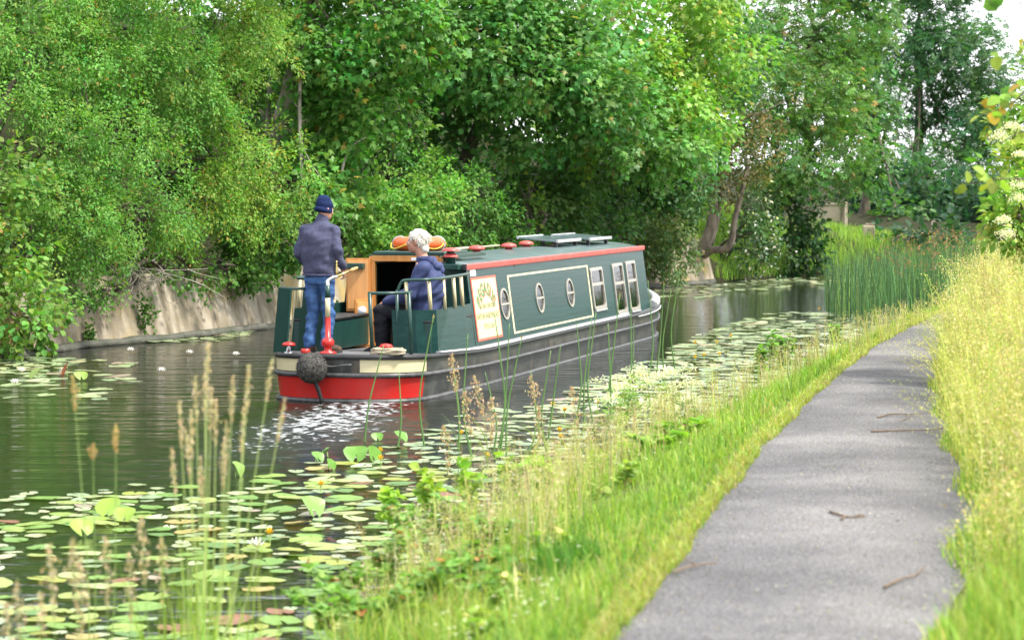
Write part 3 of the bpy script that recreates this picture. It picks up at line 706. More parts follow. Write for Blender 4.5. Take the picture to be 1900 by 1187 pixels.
M['interior'] = pmat('cabin_lining', (0.10, 0.06, 0.03), (0.07, 0.045, 0.025), 3, 0.6)
M['deck'] = pmat('deck_paint', (0.10, 0.10, 0.105), (0.16, 0.16, 0.165), 8, 0.55, 0.003, 40)
M['chrome'] = pmat('window_alloy', (0.42, 0.385, 0.33), (0.33, 0.30, 0.25), 15, 0.35, metal=0.3)
M['brass'] = pmat('brass', (0.62, 0.47, 0.20), (0.45, 0.33, 0.13), 12, 0.25, metal=0.9)
M['steel'] = pmat('bright_steel', (0.6, 0.62, 0.63), (0.45, 0.46, 0.48), 12, 0.22, metal=0.9)
M['white'] = pmat('white_paint', (0.78, 0.79, 0.80), (0.7, 0.71, 0.72), 6, 0.4)
M['rope'] = pmat('rope', (0.50, 0.43, 0.30), (0.34, 0.29, 0.2), 60, 0.9, 0.004, 120)
M['old_rope'] = pmat('tarred_rope', (0.085, 0.08, 0.07), (0.035, 0.033, 0.03), 40, 0.95, 0.006, 80)
M['orange'] = pmat('lifebuoy_orange', (0.75, 0.14, 0.025), (0.62, 0.10, 0.02), 5, 0.42)
M['curtain'] = pmat('ochre_curtain', (0.42, 0.30, 0.10), (0.30, 0.21, 0.06), 5, 0.9, stretch=(1, 9, 0.3))
M['net'] = pmat('white_curtain', (0.72, 0.72, 0.70), (0.6, 0.6, 0.57), 5, 0.9, stretch=(1, 9, 0.3))
M['letter_green'] = pmat('green_lettering', (0.05, 0.20, 0.06), (0.06, 0.23, 0.07), 10, 0.5)
M['letter_olive'] = pmat('olive_lettering', (0.25, 0.27, 0.12), (0.28, 0.30, 0.14), 10, 0.5)
M['letter_red'] = pmat('red_lettering', (0.60, 0.10, 0.06), (0.55, 0.12, 0.07), 10, 0.5)
m, t, b = new_mat('window_glass'); M['glass'] = m
b.inputs['Base Color'].default_value = (0.02, 0.025, 0.022, 1); b.inputs['Roughness'].default_value = 0.04
mx = t.nodes.new('ShaderNodeMixShader'); tr = t.nodes.new('ShaderNodeBsdfTransparent'); fr = t.nodes.new('ShaderNodeFresnel'); fr.inputs['IOR'].default_value = 1.5
gl = t.nodes.new('ShaderNodeBsdfGlossy'); gl.inputs['Roughness'].default_value = 0.03
tr.inputs['Color'].default_value = (0.75, 0.8, 0.78, 1)
t.links.new(fr.outputs[0], mx.inputs['Fac']); t.links.new(tr.outputs[0], mx.inputs[1]); t.links.new(gl.outputs[0], mx.inputs[2])
t.links.new(mx.outputs[0], t.nodes['Material Output'].inputs['Surface'])

boat = empty('narrowboat', (STERN[0], STERN[1], 0), -BOAT_TH, 'dark green narrowboat with red roof edge and red and cream stern', 'boat')
BOAT_M = Matrix.Translation((STERN[0], STERN[1], 0)) @ Matrix.Rotation(-BOAT_TH, 4, 'Z')
def bworld(x, y, z): return BOAT_M @ Vector((x, y, z))
CAB0, CAB1 = 2.67, 12.8
def zg(y): return float(np.interp(y, [0, 1, 2.6, 12, 13.2, 15.6], [0.545, 0.51, 0.455, 0.455, 0.50, 0.66]))
def half(y):
    if y < 1.0:
        k_ = (1.0 - max(y, 0)) / 1.0
        return 0.93 * max(0.0, 1 - k_ ** 2.9) ** (1 / 2.9)
    if y < 3.0: return 0.93 + 0.07 * math.sin((y - 1) / 2 * PI / 2)
    if y < 12.2: return 1.0
    k_ = (y - 12.2) / 3.4
    return max(0.0, 1.0 - k_ ** 2.3)
# outline from stern centre round the starboard side to the bow
def outline():
    pts = []
    for k_ in np.linspace(0, 1, 26):
        an = k_ * PI / 2
        pts.append((0.93 * math.sin(an) ** (2 / 2.9), 1.0 - math.cos(an) ** (2 / 2.9)))
    for y in np.arange(1.3, 12.2, 0.5): pts.append((half(y), y))
    for k_ in np.linspace(0, 1, 16): y = 12.2 + 3.4 * math.sin(k_ * PI / 2); pts.append((half(y), y))
    return np.array(pts)
OUT = outline()
FULL = np.concatenate([OUT[::-1] * np.array((-1, 1)), OUT[1:]])     # port bow .. stern .. starboard bow
FULL_N = unit(np.gradient(FULL, axis=0)); FULL_N = np.stack([FULL_N[:, 1], -FULL_N[:, 0]], -1)
NST = len(OUT) - 1                                                   # index of the stern centre
def band(name, sel, prof, m, parent=boat, close=False, smooth=True, sheer=None):
    """strip along part of the hull outline; prof = [(outward offset, height)]"""
    rows = []
    for ix in sel:
        p, nn = FULL[ix], FULL_N[ix]
        rk = max(0.0, p[1] - 12.2) / 3.4
        row = []
        for of, z_ in prof:
            dz = (zg(p[1]) - 0.455) * (sheer(z_) if sheer else np.clip(z_ / 0.455, 0, 1))
            pull = rk * 0.35 * np.clip((0.455 - z_) / 0.8, 0, 1)
            row.append((p[0] + nn[0] * of, p[1] + nn[1] * of - pull, z_ + dz))
        rows.append(row)
    A = np.array(rows); n_, k_ = A.shape[:2]
    i_ = np.arange(n_ - 1)[:, None] * k_; kk = k_ if close else k_ - 1; j_ = np.arange(kk)[None]; j2 = (j_ + 1) % k_
    q_ = np.stack([i_ + j_, i_ + j2, i_ + k_ + j2, i_ + k_ + j_], -1).reshape(-1, 4)
    me_ = np_mesh(name, A.reshape(-1, 3), q_, None, smooth)
    bm = bmesh.new(); bm.from_mesh(me_)
    if close:
        bm.verts.ensure_lookup_table()
        bm.faces.new([bm.verts[x] for x in range(k_)]); bm.faces.new([bm.verts[(n_ - 1) * k_ + x] for x in range(k_)][::-1])
    bmesh.ops.recalc_face_normals(bm, faces=bm.faces)
    bm.to_mesh(me_); bm.free()
    o_ = link(name, me_, m, parent)
    return o_
ALL = range(len(FULL))
band('hull', ALL, [(-0.10, -0.5), (-0.05, -0.1), (-0.035, 0.02), (-0.012, 0.22), (0.0, 0.27), (0.0, 0.455)], M['hull'])
def bar(z0, z1, o0, o1): return [(o0, z0), (o1, z0 + 0.008), (o1, z1 - 0.008), (o0, z1)]
band('rubbing_strake', ALL, bar(0.235, 0.285, -0.02, 0.035), M['worn_edge'], close=True)
band('gunwale_guard', ALL, bar(0.405, 0.462, -0.02, 0.028), M['black'], close=True)
band('base_strake', ALL, bar(-0.02, 0.035, -0.06, 0.015), M['worn_edge'], close=True)
side_r = [ix for ix in ALL if ix > NST and 0.9 < FULL[ix][1] < 11.1]
band('gunwale_edge', side_r, bar(0.452, 0.485, -0.10, 0.032), M['grey_strip'], close=True)
low_r = [ix for ix in ALL if ix > NST and 11.1 < FULL[ix][1] < 13.6]
band('gunwale_edge', low_r, bar(0.40, 0.43, 0.0, 0.045), M['grey_strip'], close=True)
def sel_x(x0, x1): return [ix for ix in ALL if FULL[ix][1] < 0.9 and x0 <= FULL[ix][0] <= x1]
red_sel = sel_x(-0.94, 0.905)
band('red_band', red_sel, [(-0.03, 0.035), (-0.004, 0.215), (0.006, 0.234)], M['red'])
def dense(x0, x1, name, z0, z1, m, of=0.006):
    """painted panel on the rounded stern between two half-breadths"""
    rows = []
    for x_ in np.linspace(x0, x1, 14):
        k_ = min(0.9999, abs(x_) / 0.93); y_ = 1.0 - (1 - k_ ** 2.9) ** (1 / 2.9)
        y2 = 1.0 - (1 - min(0.9999, (abs(x_) + 1e-3) / 0.93) ** 2.9) ** (1 / 2.9); nn = unit(np.array((math.copysign((y2 - y_), x_), -1e-3)))
        dz = zg(y_) - 0.455
        rows.append([(x_ + nn[0] * of, y_ + nn[1] * of, z0 + dz * 0.6), (x_ + nn[0] * of, y_ + nn[1] * of, z1 + dz)])
    A = np.array(rows); n_ = len(A)
    q_ = np.array([(2 * a, 2 * a + 2, 2 * a + 3, 2 * a + 1) for a in range(n_ - 1)])
    me_ = np_mesh(name, A.reshape(-1, 3), q_, None, True)
    return link(name, me_, m, boat)
dense(0.30, 0.905, 'cream_panel', 0.292, 0.402, M['cream'])
dense(-0.90, -0.44, 'cream_panel', 0.292, 0.402, M['cream'])
# decks
def cap(name, y0, y1, z_of, m, inset=0.03):
    xs_ = [p for p in OUT if y0 <= p[1] <= y1]
    bm = bmesh.new()
    if y0 > 0: xs_ = [(half(y0), y0)] + list(xs_)
    if y1 < 15.5: xs_ = list(xs_) + [(half(y1), y1)]
    S_ = [bm.verts.new((max(0.0, x_ - inset), y_ + (inset if y_ < 0.05 else 0), z_of(y_))) for x_, y_ in xs_]
    P_ = [bm.verts.new((-max(0.0, x_ - inset), y_ + (inset if y_ < 0.05 else 0), z_of(y_))) for x_, y_ in xs_]
    for k_ in range(len(S_) - 1): bm.faces.new((S_[k_], S_[k_ + 1], P_[k_ + 1], P_[k_]))
    bmesh.ops.remove_doubles(bm, verts=bm.verts, dist=1e-4)
    return bm_obj(name, bm, m, boat, True)
cap('aft_deck', 0, CAB0 + 0.1, lambda y: zg(y) - 0.002, M['deck'], 0.0)
cap('side_deck', CAB0 + 0.1, CAB1, lambda y: zg(y) - 0.004, M['deck'], 0.0)
cap('fore_deck', CAB1, 15.6, lambda y: zg(y) - 0.14, M['deck'], 0.02)
bow_sel = [ix for ix in ALL if FULL[ix][1] > 12.6 and ix > NST]; bow_selp = [ix for ix in ALL if FULL[ix][1] > 12.6 and ix < NST]
for sl in (bow_sel, bow_selp):
    band('bow_bulwark', sl, [(0.02, 0.45), (0.025, 0.52), (-0.06, 0.57), (-0.12, 0.56), (-0.10, 0.45)], M['grey_strip'], close=True)
    band('bow_panel', sl, [(0.006, 0.29), (0.006, 0.40)], M['green2'])

# cabin: tumblehome sides with real window openings
CB, CT, ZB, ZT = 0.90, 0.765, 0.455, 1.46
_sn = unit(np.array((ZT - ZB, 0, CB - CT)))       # outward normal of the starboard side
def side(y, z_, of=0.0, sgn=1):
    f = (z_ - ZB) / (ZT - ZB)
    return np.array((sgn * (CB + (CT - CB) * f + _sn[0] * of), y, z_ + _sn[2] * of))
PORT = [(4.19, 0.94), (5.96, 0.94), (7.66, 0.94)]
WIN = [(8.97, 9.74, 0.63, 1.25), (10.42, 11.13, 0.50, 1.27), (11.36, 12.03, 0.50, 1.28)]
def plate(name, pts2, sgn, o0, o1, m, parent):
    """flat plate on the cabin side from a polygon of (y, z)"""
    bm = bmesh.new()
    a_ = [bm.verts.new(side(y, z_, o0, sgn)) for y, z_ in pts2]; b_ = [bm.verts.new(side(y, z_, o1, sgn)) for y, z_ in pts2]
    bm.faces.new(a_); bm.faces.new(b_[::-1]); n_ = len(pts2)
    for k_ in range(n_): bm.faces.new((a_[k_], a_[(k_ + 1) % n_], b_[(k_ + 1) % n_], b_[k_]))
    return bm_obj(name, bm, m, parent)
def ring(name, outer, inner, sgn, o0, o1, m, parent):
    bm = bmesh.new(); n_ = len(outer)
    A_ = [[bm.verts.new(side(y, z_, of, sgn)) for y, z_ in pts] for pts, of in ((outer, o0), (outer, o1), (inner, o1), (inner, o0))]
    for k_ in range(n_):
        k2 = (k_ + 1) % n_
        for a_, b_ in zip(A_, A_[1:] + A_[:1]): bm.faces.new((a_[k_], a_[k2], b_[k2], b_[k_]))
    return bm_obj(name, bm, m, parent)
def circ(cy, cz, r_, n_=24): return [(cy + r_ * math.cos(a), cz + r_ * math.sin(a)) for a in np.linspace(0, 2 * PI, n_, endpoint=False)]
def rect(y0, y1, z0, z1, rr=0.04):
    out = []
    for cy, cz, a0 in ((y1 - rr, z1 - rr, 0), (y0 + rr, z1 - rr, 90), (y0 + rr, z0 + rr, 180), (y1 - rr, z0 + rr, 270)):
        for a in (0, 30, 60, 90): out.append((cy + rr * math.cos(R(a0 + a)), cz + rr * math.sin(R(a0 + a))))
    return out
def evaluated(o_):
    dg = bpy.context.evaluated_depsgraph_get(); return bpy.data.meshes.new_from_object(o_.evaluated_get(dg), depsgraph=dg)
for sgn in (1, -1):
    wl = plate('cabin_side', [(CAB0, ZB), (CAB1, ZB), (CAB1, ZT), (CAB0, ZT)], sgn, -0.05, 0.0, M['green'], boat)
    cutters = []
    for cy, cz in PORT: cutters.append(plate('cut', circ(cy, cz, 0.185), sgn, -0.2, 0.2, None, None))
    for y0, y1, z0, z1 in WIN: cutters.append(plate('cut', rect(y0 + 0.03, y1 - 0.03, z0 + 0.03, z1 - 0.03), sgn, -0.2, 0.2, None, None))
    bpy.context.view_layer.update()
    for c_ in cutters:
        c_.matrix_world = BOAT_M
        md = wl.modifiers.new('cut', 'BOOLEAN'); md.operation = 'DIFFERENCE'; md.object = c_; md.solver = 'EXACT'
    bpy.context.view_layer.update()
    me = evaluated(wl); wl.modifiers.clear(); old = wl.data; wl.data = me; bpy.data.meshes.remove(old)
    if not wl.data.materials: wl.data.materials.append(M['green'])
    for c_ in cutters: bpy.data.objects.remove(c_)
    for cy, cz in PORT:
        w_ = ring('porthole', circ(cy, cz, 0.205), circ(cy, cz, 0.178), sgn, -0.02, 0.014, M['chrome'], boat)
        plate('glazing_bar', [(cy - 0.176, cz - 0.013), (cy + 0.176, cz - 0.013), (cy + 0.176, cz + 0.013), (cy - 0.176, cz + 0.013)], sgn, -0.012, 0.012, M['chrome'], w_)
        plate('pane', circ(cy, cz, 0.178), sgn, -0.006, -0.002, M['glass'], w_)
    for wi, (y0, y1, z0, z1) in enumerate(WIN):
        w_ = ring('window', rect(y0, y1, z0, z1), rect(y0 + 0.045, y1 - 0.045, z0 + 0.045, z1 - 0.045), sgn, -0.02, 0.02, M['chrome'], boat)
        zb = z0 + (z1 - z0) * 0.60
        plate('glazing_bar', [(y0 + 0.046, zb - 0.022), (y1 - 0.046, zb - 0.022), (y1 - 0.046, zb + 0.022), (y0 + 0.046, zb + 0.022)], sgn, -0.012, 0.012, M['chrome'], w_)
        plate('sill', [(y0 + 0.02, z0 - 0.03), (y1 - 0.02, z0 - 0.03), (y1 - 0.02, z0 - 0.004), (y0 + 0.02, z0 - 0.004)], sgn, 0.002, 0.03, M['grey_strip'], w_)
        plate('pane', rect(y0 + 0.04, y1 - 0.04, z0 + 0.04, z1 - 0.04), sgn, -0.008, -0.004, M['glass'], w_)
        if sgn == 1:
            for (ya, yb, mm) in (((y0 + .05, y0 + .30, 'net'), (y1 - .26, y1 - .04, 'curtain')) if wi == 2 else ((y0 + .05, y0 + .28, 'net'), (y1 - .32, y1 - .04, 'curtain'))):
                bm = bmesh.new(); rows_ = []
                for k_ in range(13):
                    yy = ya + (yb - ya) * k_ / 12
                    rows_.append([bm.verts.new(side(yy, zz, -0.04 + 0.012 * math.sin(k_ * 2.1), sgn)) for zz in (z0 - .02, (zb if wi != 2 else z1 - .05))])
                for a_, b_ in zip(rows_[:-1], rows_[1:]): bm.faces.new((a_[0], b_[0], b_[1], a_[1]))
                bm_obj('curtain', bm, M[mm], w_, True)
# roof with camber, front and aft bulkheads
rows = []
RY = np.linspace(CAB0 - 0.03, CAB1 + 0.03, 22)
RX = np.linspace(-1, 1, 13)
def roof_z(x_): return 1.468 + 0.10 * (1 - (x_ / CT) ** 2)
A = np.array([[(x_ * CT, y, roof_z(x_ * CT)) for x_ in RX] for y in RY]); n, k = A.shape[:2]
i = np.arange(n - 1)[:, None] * k; j = np.arange(k - 1)[None]
q = np.stack([i + j, i + j + 1, i + k + j + 1, i + k + j], -1).reshape(-1, 4)
roof = link('roof', np_mesh('roof', A.reshape(-1, 3), q, None, True), M['roof'], boat)
sd = roof.modifiers.new('t', 'SOLIDIFY'); sd.thickness = 0.03; sd.offset = -1
for sgn in (1, -1):
    box_obj('roof_rail', (sgn * (CT + 0.004), (CAB0 + CAB1) / 2, 1.462), (0.05, CAB1 - CAB0 + 0.10, 0.072), M['faded_red'], roof, 0.012)
    box_obj('rail_end', (sgn * (CT + 0.004), CAB0 - 0.065, 1.462), (0.054, 0.03, 0.076), M['black'], roof, 0.006)
def bulkhead(name, y, holes=None):
    bm = bmesh.new()
    prof_ = [(-CB + .02, ZB), (CB - .02, ZB), (CT - .02, ZT)] + [(x_ * (CT - .03), roof_z(x_ * (CT - .03)) - .035) for x_ in np.linspace(1, -1, 9)] + [(-CT + .02, ZT)]
    a_ = [bm.verts.new((x_, y, z_)) for x_, z_ in prof_]; b_ = [bm.verts.new((x_, y + .04, z_)) for x_, z_ in prof_]
    bm.faces.new(a_); bm.faces.new(b_[::-1])
    for k_ in range(len(a_)): bm.faces.new((a_[k_], a_[(k_ + 1) % len(a_)], b_[(k_ + 1) % len(a_)], b_[k_]))
    return bm_obj(name, bm, M['green2'], boat)
bulkhead('front_bulkhead', CAB1 - 0.05)
DX0, DX1, DZ = -0.40, 0.40, 1.58              # doorway
for x0, x1 in ((-CB + .02, DX0), (DX1, CB - .02)):
    bm = bmesh.new()
    def xl(z_, x_):                                # follow the tumblehome on the outer edge
        if abs(x_) > 0.5: return math.copysign(CB - 0.02 + (CT - CB) * (z_ - ZB) / (ZT - ZB), x_)
        return x_
    pr = [(x0, ZB), (x1, ZB), (x1, ZT + .06), (x0, ZT + .06)]
    pr = [(xl(min(z_, ZT), x_), (z_ if abs(x_) < .5 else min(z_, ZT))) for x_, z_ in pr]
    a_ = [bm.verts.new((x_, CAB0, z_)) for x_, z_ in pr]; b_ = [bm.verts.new((x_, CAB0 + .04, z_)) for x_, z_ in pr]
    bm.faces.new(a_); bm.faces.new(b_[::-1])
    for k_ in range(4): bm.faces.new((a_[k_], a_[(k_ + 1) % 4], b_[(k_ + 1) % 4], b_[k_]))
    bm_obj('aft_bulkhead', bm, M['green2'], boat)
box_obj('cabin_floor', (0, (CAB0 + CAB1) / 2, 0.16), (1.66, CAB1 - CAB0 - .12, 0.04), M['interior'], boat)
box_obj('galley_partition', (0.0, 4.9, 0.82), (1.55, 0.04, 1.22), M['interior'], boat)
box_obj('galley_unit', (-0.5, 3.9, 0.55), (0.5, 1.3, 0.75), M['interior'], boat)
# companionway: frame, hatch, doors
fr_ = box_obj('door_frame', (DX0 - 0.035, CAB0 - 0.03, 1.03), (0.075, 0.07, 1.12), M['wood'], boat)
box_obj('door_frame', (DX1 + 0.035, CAB0 - 0.03, 1.03), (0.075, 0.07, 1.12), M['wood'], boat)
box_obj('lintel', (0.0, CAB0 - 0.034, 1.565), (0.86, 0.075, 0.075), M['wood'], boat)
box_obj('maker_plate', (0.13, CAB0 - 0.075, 1.56), (0.10, 0.006, 0.035), M['white'], boat, 0)
hx = box_obj('sliding_hatch', (0.04, CAB0 + 0.45, 1.625), (0.92, 1.05, 0.05), M['green2'], boat, 0.012)
box_obj('hatch_runner', (-0.47, CAB0 + 0.85, 1.585), (0.06, 1.7, 0.05), M['green2'], boat)
box_obj('hatch_runner', (0.50, CAB0 + 0.85, 1.585), (0.06, 1.7, 0.05), M['green2'], boat)
Rz = Matrix.Rotation(R(12), 3, 'Z').to_4x4()
dr = box_obj('upper_door', (DX0 - 0.20, CAB0 - 0.11, 1.235), (0.30, 0.03, 0.66), M['wood'], boat, 0.004, Rz)
box_obj('door_panel', (DX0 - 0.20, CAB0 - 0.128, 1.235), (0.255, 0.012, 0.60), M['ply'], dr, 0.003, Rz)
Rz2 = Matrix.Rotation(R(52), 3, 'Z').to_4x4()
dr = box_obj('lower_door', (DX0 - 0.11, CAB0 - 0.17, 0.76), (0.26, 0.03, 0.60), M['wood'], boat, 0.004, Rz2)
box_obj('door_panel', (DX0 - 0.098, CAB0 - 0.186, 0.76), (0.21, 0.012, 0.54), M['ply'], dr, 0.003, Rz2)
# side coaming behind the doors: aft corner posts of the cabin
for sgn in (1, -1):
    box_obj('corner_vent_box', (sgn * 0.62, CAB0 - 0.10, 1.47), (0.22, 0.22, 0.07), M['green2'], boat, 0.01)
lan = lathe_obj('roof_vent', [(0, 0), (.06, 0), (.06, .085), (.085, .09), (.085, .10), (.05, .135), (.05, .16), (.105, .165), (.10, .18), (0, .20)], M['green2'], boat, (0.60, CAB0 - 0.10, 1.50))
lathe_obj('vent_cap', [(.088, .088), (.09, .10), (.052, .137), (.05, .125)], M['faded_red'], lan); lathe_obj('vent_cap', [(.108, .163), (.106, .182), (.06, .20), (0, .207)], M['faded_red'], lan)
for x_, y in ((0.05, 4.4), (0.0, 5.75), (0.05, 7.2), (-0.1, 8.7), (-0.2, 10.9)):
    vt = lathe_obj('mushroom_vent', [(0, 0), (.055, 0), (.055, .035), (.11, .035), (.115, .05), (.10, .075), (.055, .09), (0, .094)], M['faded_red'], boat, (x_, y, roof_z(x_) - 0.003))
# side paintwork: coach line box, name board, small plate
def strip(y0, y1, z0, z1, m, of=0.003): return plate('coach_line', [(y0, z0), (y1, z0), (y1, z1), (y0, z1)], 1, 0.0005, of, m, boat)
lw = 0.026
for a_ in ((4.46, 8.89, 1.30 - lw, 1.30), (4.46, 8.89, 0.535, 0.535 + lw), (4.46, 4.46 + .07, 0.535 + lw, 1.30 - lw), (8.82, 8.89, 0.535 + lw, 1.30 - lw)): strip(*a_, M['cream'])
plate('number_plate', [(2.80, 1.345), (3.05, 1.345), (3.05, 1.425), (2.80, 1.425)], 1, 0.0005, 0.005, M['white'], boat)
SY0, SY1, SZ0, SZ1 = 2.77, 3.90, 0.535, 1.325
sign = plate('name_board', [(SY0, SZ0), (SY1, SZ0), (SY1, SZ1), (SY0, SZ1)], 1, 0.0005, 0.008, M['letter_red'], boat)
tag(sign, 'cream name board with red border on the cabin side')
plate('board_face', [(SY0 + .035, SZ0 + .03), (SY1 - .035, SZ0 + .03), (SY1 - .035, SZ1 - .03), (SY0 + .035, SZ1 - .03)], 1, 0.0085, 0.011, M['cream'], sign)
def letters(text, size, width=1.0, bold=0.0):
    cu = bpy.data.curves.new('letters', 'FONT'); cu.body = text; cu.size = size; cu.align_x = 'CENTER'; cu.align_y = 'CENTER'; cu.extrude = 0.0008; cu.offset = bold
    o_ = bpy.data.objects.new('letters', cu); COL.objects.link(o_); bpy.context.view_layer.update()
    me_ = evaluated(o_); bpy.data.objects.remove(o_); bpy.data.curves.remove(cu)
    me_.transform(Matrix.Diagonal((width, 1, 1, 1)))
    return me_
def on_side(me_, y, z_, rot=0.0, of=0.0125):
    """lay flat lettering on the starboard side, reading forward along the boat"""
    p = Vector(side(y, z_, of)); n3 = Vector(_sn); u3 = Vector((0, 1, 0)); v3 = n3.cross(u3)
    B = Matrix((u3, v3, n3)).transposed().to_4x4()
    me_.transform(Matrix.Translation(p) @ B @ Matrix.Rotation(rot, 4, 'Z'))
    return me_
def lettering(meshes, m):
    bm = bmesh.new()
    for x_ in meshes: bm.from_mesh(x_)
    o_ = bm_obj('lettering', bm, m, sign, recalc=False)
SC = 0.5 * (SY0 + SY1)
arch, arch2 = [], []
for k_, ch in enumerate('PEGASUS'):
    an = R(62 - 124 * k_ / 6)
    cy, cz, rr = SC, 0.86, 0.335
    arch.append(on_side(letters(ch, 0.235, 0.85, 0.004), cy - rr * math.sin(an) * 1.15, cz + rr * math.cos(an) * 0.92, an * 0.75))
    arch2.append(on_side(letters(ch, 0.235, 0.85, 0.006), cy - rr * math.sin(an) * 1.15 + 0.018, cz + rr * math.cos(an) * 0.92 - 0.014, an * 0.75, 0.0115))
lettering(arch, M['letter_green']); lettering(arch2, M['letter_red'])
lettering([on_side(letters('AUTHERLEY JUNCTION', 0.085, 0.72), SC, 0.955)], M['letter_olive'])
lettering([on_side(letters('NAPTON NARROWBOATS', 0.105, 0.78, 0.001), SC, 0.83)], M['letter_olive'])
lettering([on_side(letters('01926 813644', 0.10, 0.85), SC, 0.70)], M['letter_olive'])
# aft lockers, rails and balusters
for sgn in (1, -1):
    lk = box_obj('seat_locker', (sgn * 0.655, 1.80, 0.685), (0.40, 1.70, 0.36), M['green2'], boat, 0.012)
    box_obj('locker_lid', (sgn * 0.655, 1.80, 0.876), (0.44, 1.72, 0.025), M['black'], lk, 0.008)
    # coaming plate outside the locker
    bm = bmesh.new()
    pts = [(0.42, 0.88), (0.70, 0.90), (0.915, 1.02), (0.945, 1.6), (0.945, 2.2), (0.905, CAB0 - 0.005)]
    lo = [bm.verts.new((sgn * (x_ - (0.02 if kx > 2 else 0)), y, zg(y) + 0.001)) for kx, (x_, y) in enumerate(pts)]
    hi = [bm.verts.new((sgn * (x_ - 0.07 - (0.02 if kx > 2 else -.04)), y + 0.01, 1.015)) for kx, (x_, y) in enumerate(pts)]
    for k_ in range(len(pts) - 1): bm.faces.new((lo[k_], lo[k_ + 1], hi[k_ + 1], hi[k_]))
    cp = bm_obj('coaming', bm, M['green2'] if sgn < 0 else M['green'], boat)
    md = cp.modifiers.new('t', 'SOLIDIFY'); md.thickness = 0.02; md.offset = 0
    # top rail with cream balusters
    rail = [(0.46, 0.90, 1.24), (0.50, 0.91, 1.33), (0.56, 0.92, 1.362), (0.83, 1.02, 1.372), (0.86, 1.6, 1.378), (0.845, 2.2, 1.382), (0.81, CAB0 - 0.02, 1.385)]
    rl = tube_obj('top_rail', smooth_path([(sgn * x_, y, z_) for x_, y, z_ in rail], 30), 0.018, M['green2'], boat, 8)
    tube_obj('rail_post', [(sgn * 0.45, 0.90, zg(0.9)), (sgn * 0.455, 0.90, 1.25)], 0.02, M['green2'], boat, 8)
    def slat(p0, p1, m_, w_=0.05): 
        V, T = tube([p0, p1], [w_ / 1.4, w_ / 1.4], 4); return link('baluster', np_mesh('baluster', V, T), m_, boat)
    for (x_, y) in ((0.55, 0.93), (0.80, 1.03), (0.845, 1.45), (0.85, 1.85), (0.84, 2.2)):
        slat((sgn * (x_ + 0.025), y, 1.0), (sgn * x_, y, 1.36), M['cream'], 0.034)
# low stern rails
for sgn in (1, -1):
    y_ = 0.34
    tube_obj('stern_rail', smooth_path([(sgn * 0.30, 0.30, 1.235), (sgn * 0.55, 0.36, 1.235), (sgn * 0.72, 0.62, 1.235)], 12), 0.018, M['green2'], boat, 8) if sgn > 0 else None
    for (x_, y) in ((0.32, 0.30), (0.70, 0.58)):
        if sgn > 0: tube_obj('rail_post', [(sgn * (x_ + 0.03), y, zg(y)), (sgn * x_, y, 1.235)], 0.024, M['green2'], boat, 8)
# port stern: tall green dodger boards
for (xa, ya, xb, yb, zt) in ((-0.90, 0.42, -0.70, 0.32, 1.27), (-0.80, 0.98, -0.52, 0.90, 1.25)):
    bm = bmesh.new()
    v_ = [bm.verts.new(c_) for c_ in ((xa, ya, zg(.4)), (xb, yb, zg(.4)), (xb + .06, yb, zt), (xa + .07, ya, zt + .01))]
    bm.faces.new(v_); db = bm_obj('dodger_board', bm, M['green2'], boat); md = db.modifiers.new('t', 'SOLIDIFY'); md.thickness = 0.025; md.offset = 0
tube_obj('stern_rail', [(-0.84, 0.44, 1.275), (-0.62, 0.34, 1.275), (-0.52, 0.5, 1.27), (-0.44, 0.9, 1.26)], 0.016, M['green2'], boat, 8)
tube_obj('mop_pole', [(-0.74, 0.52, zg(.5)), (-0.66, 0.5, 1.24)], 0.009, M['cream'], boat, 6)
# bollards, filler cap, tiller
def dolly(x_, y):
    d_ = lathe_obj('mooring_dolly', [(0, 0), (.06, 0), (.055, .012), (.026, .02), (.024, .09)], M['steel'], boat, (x_, y, zg(y)))
    lathe_obj('dolly_cap', [(.024, .085), (.075, .088), (.08, .10), (.06, .122), (.02, .13), (0, .131)], M['red'], d_)
dolly(-0.62, 0.17); dolly(0.56, 0.17)
lathe_obj('filler_cap', [(0, 0), (.05, 0), (.055, .03), (.05, .055), (0, .058)], M['red'], boat, (-0.40, 0.13, zg(.13)), 12)
TX, TY = -0.16, 0.22
tl = lathe_obj('rudder_post', [(0, 0), (.10, 0), (.10, .02), (.045, .035), (.042, .085), (.07, .09), (.075, .14), (.055, .175), (.032, .18), (.032, .42)], M['red'], boat, (TX, TY, zg(.2)))
def tcol(name, z0, z1, r0, m): tube_obj(name, [(0, 0, z0), (0, 0, z1)], [r0, r0], m, tl, 12)
tcol('cream_collar', 0.418, 0.64, 0.030, M['cream']); tcol('green_collar', 0.638, 0.78, 0.029, M['green2'])
tube_obj('swan_neck', smooth_path([(0, 0, .77), (0.0, .01, .83), (0.03, .04, .865), (0.08, .10, .885)], 14), np.linspace(.028, .018, 14), M['steel'], tl, 10)
tube_obj('tiller_bar', [(0.08, .10, .885), (0.135, .22, .92), (0.17, .30, .945)], [.016, .016, .014], M['brass'], tl, 8)
tube_obj('tiller_grip', [(0.17, .30, .945), (0.185, .34, .956), (0.215, .42, .975)], [.015, .021, .015], M['ply'], tl, 8)
lathe_obj('finial', [(0, 0), (.016, 0), (.010, .025), (.02, .045), (.010, .065), (.018, .09), (.009, .11), (.016, .13), (.008, .15), (.014, .165), (0, .18)], M['brass'], tl, (0.06, .14, .89), 8)
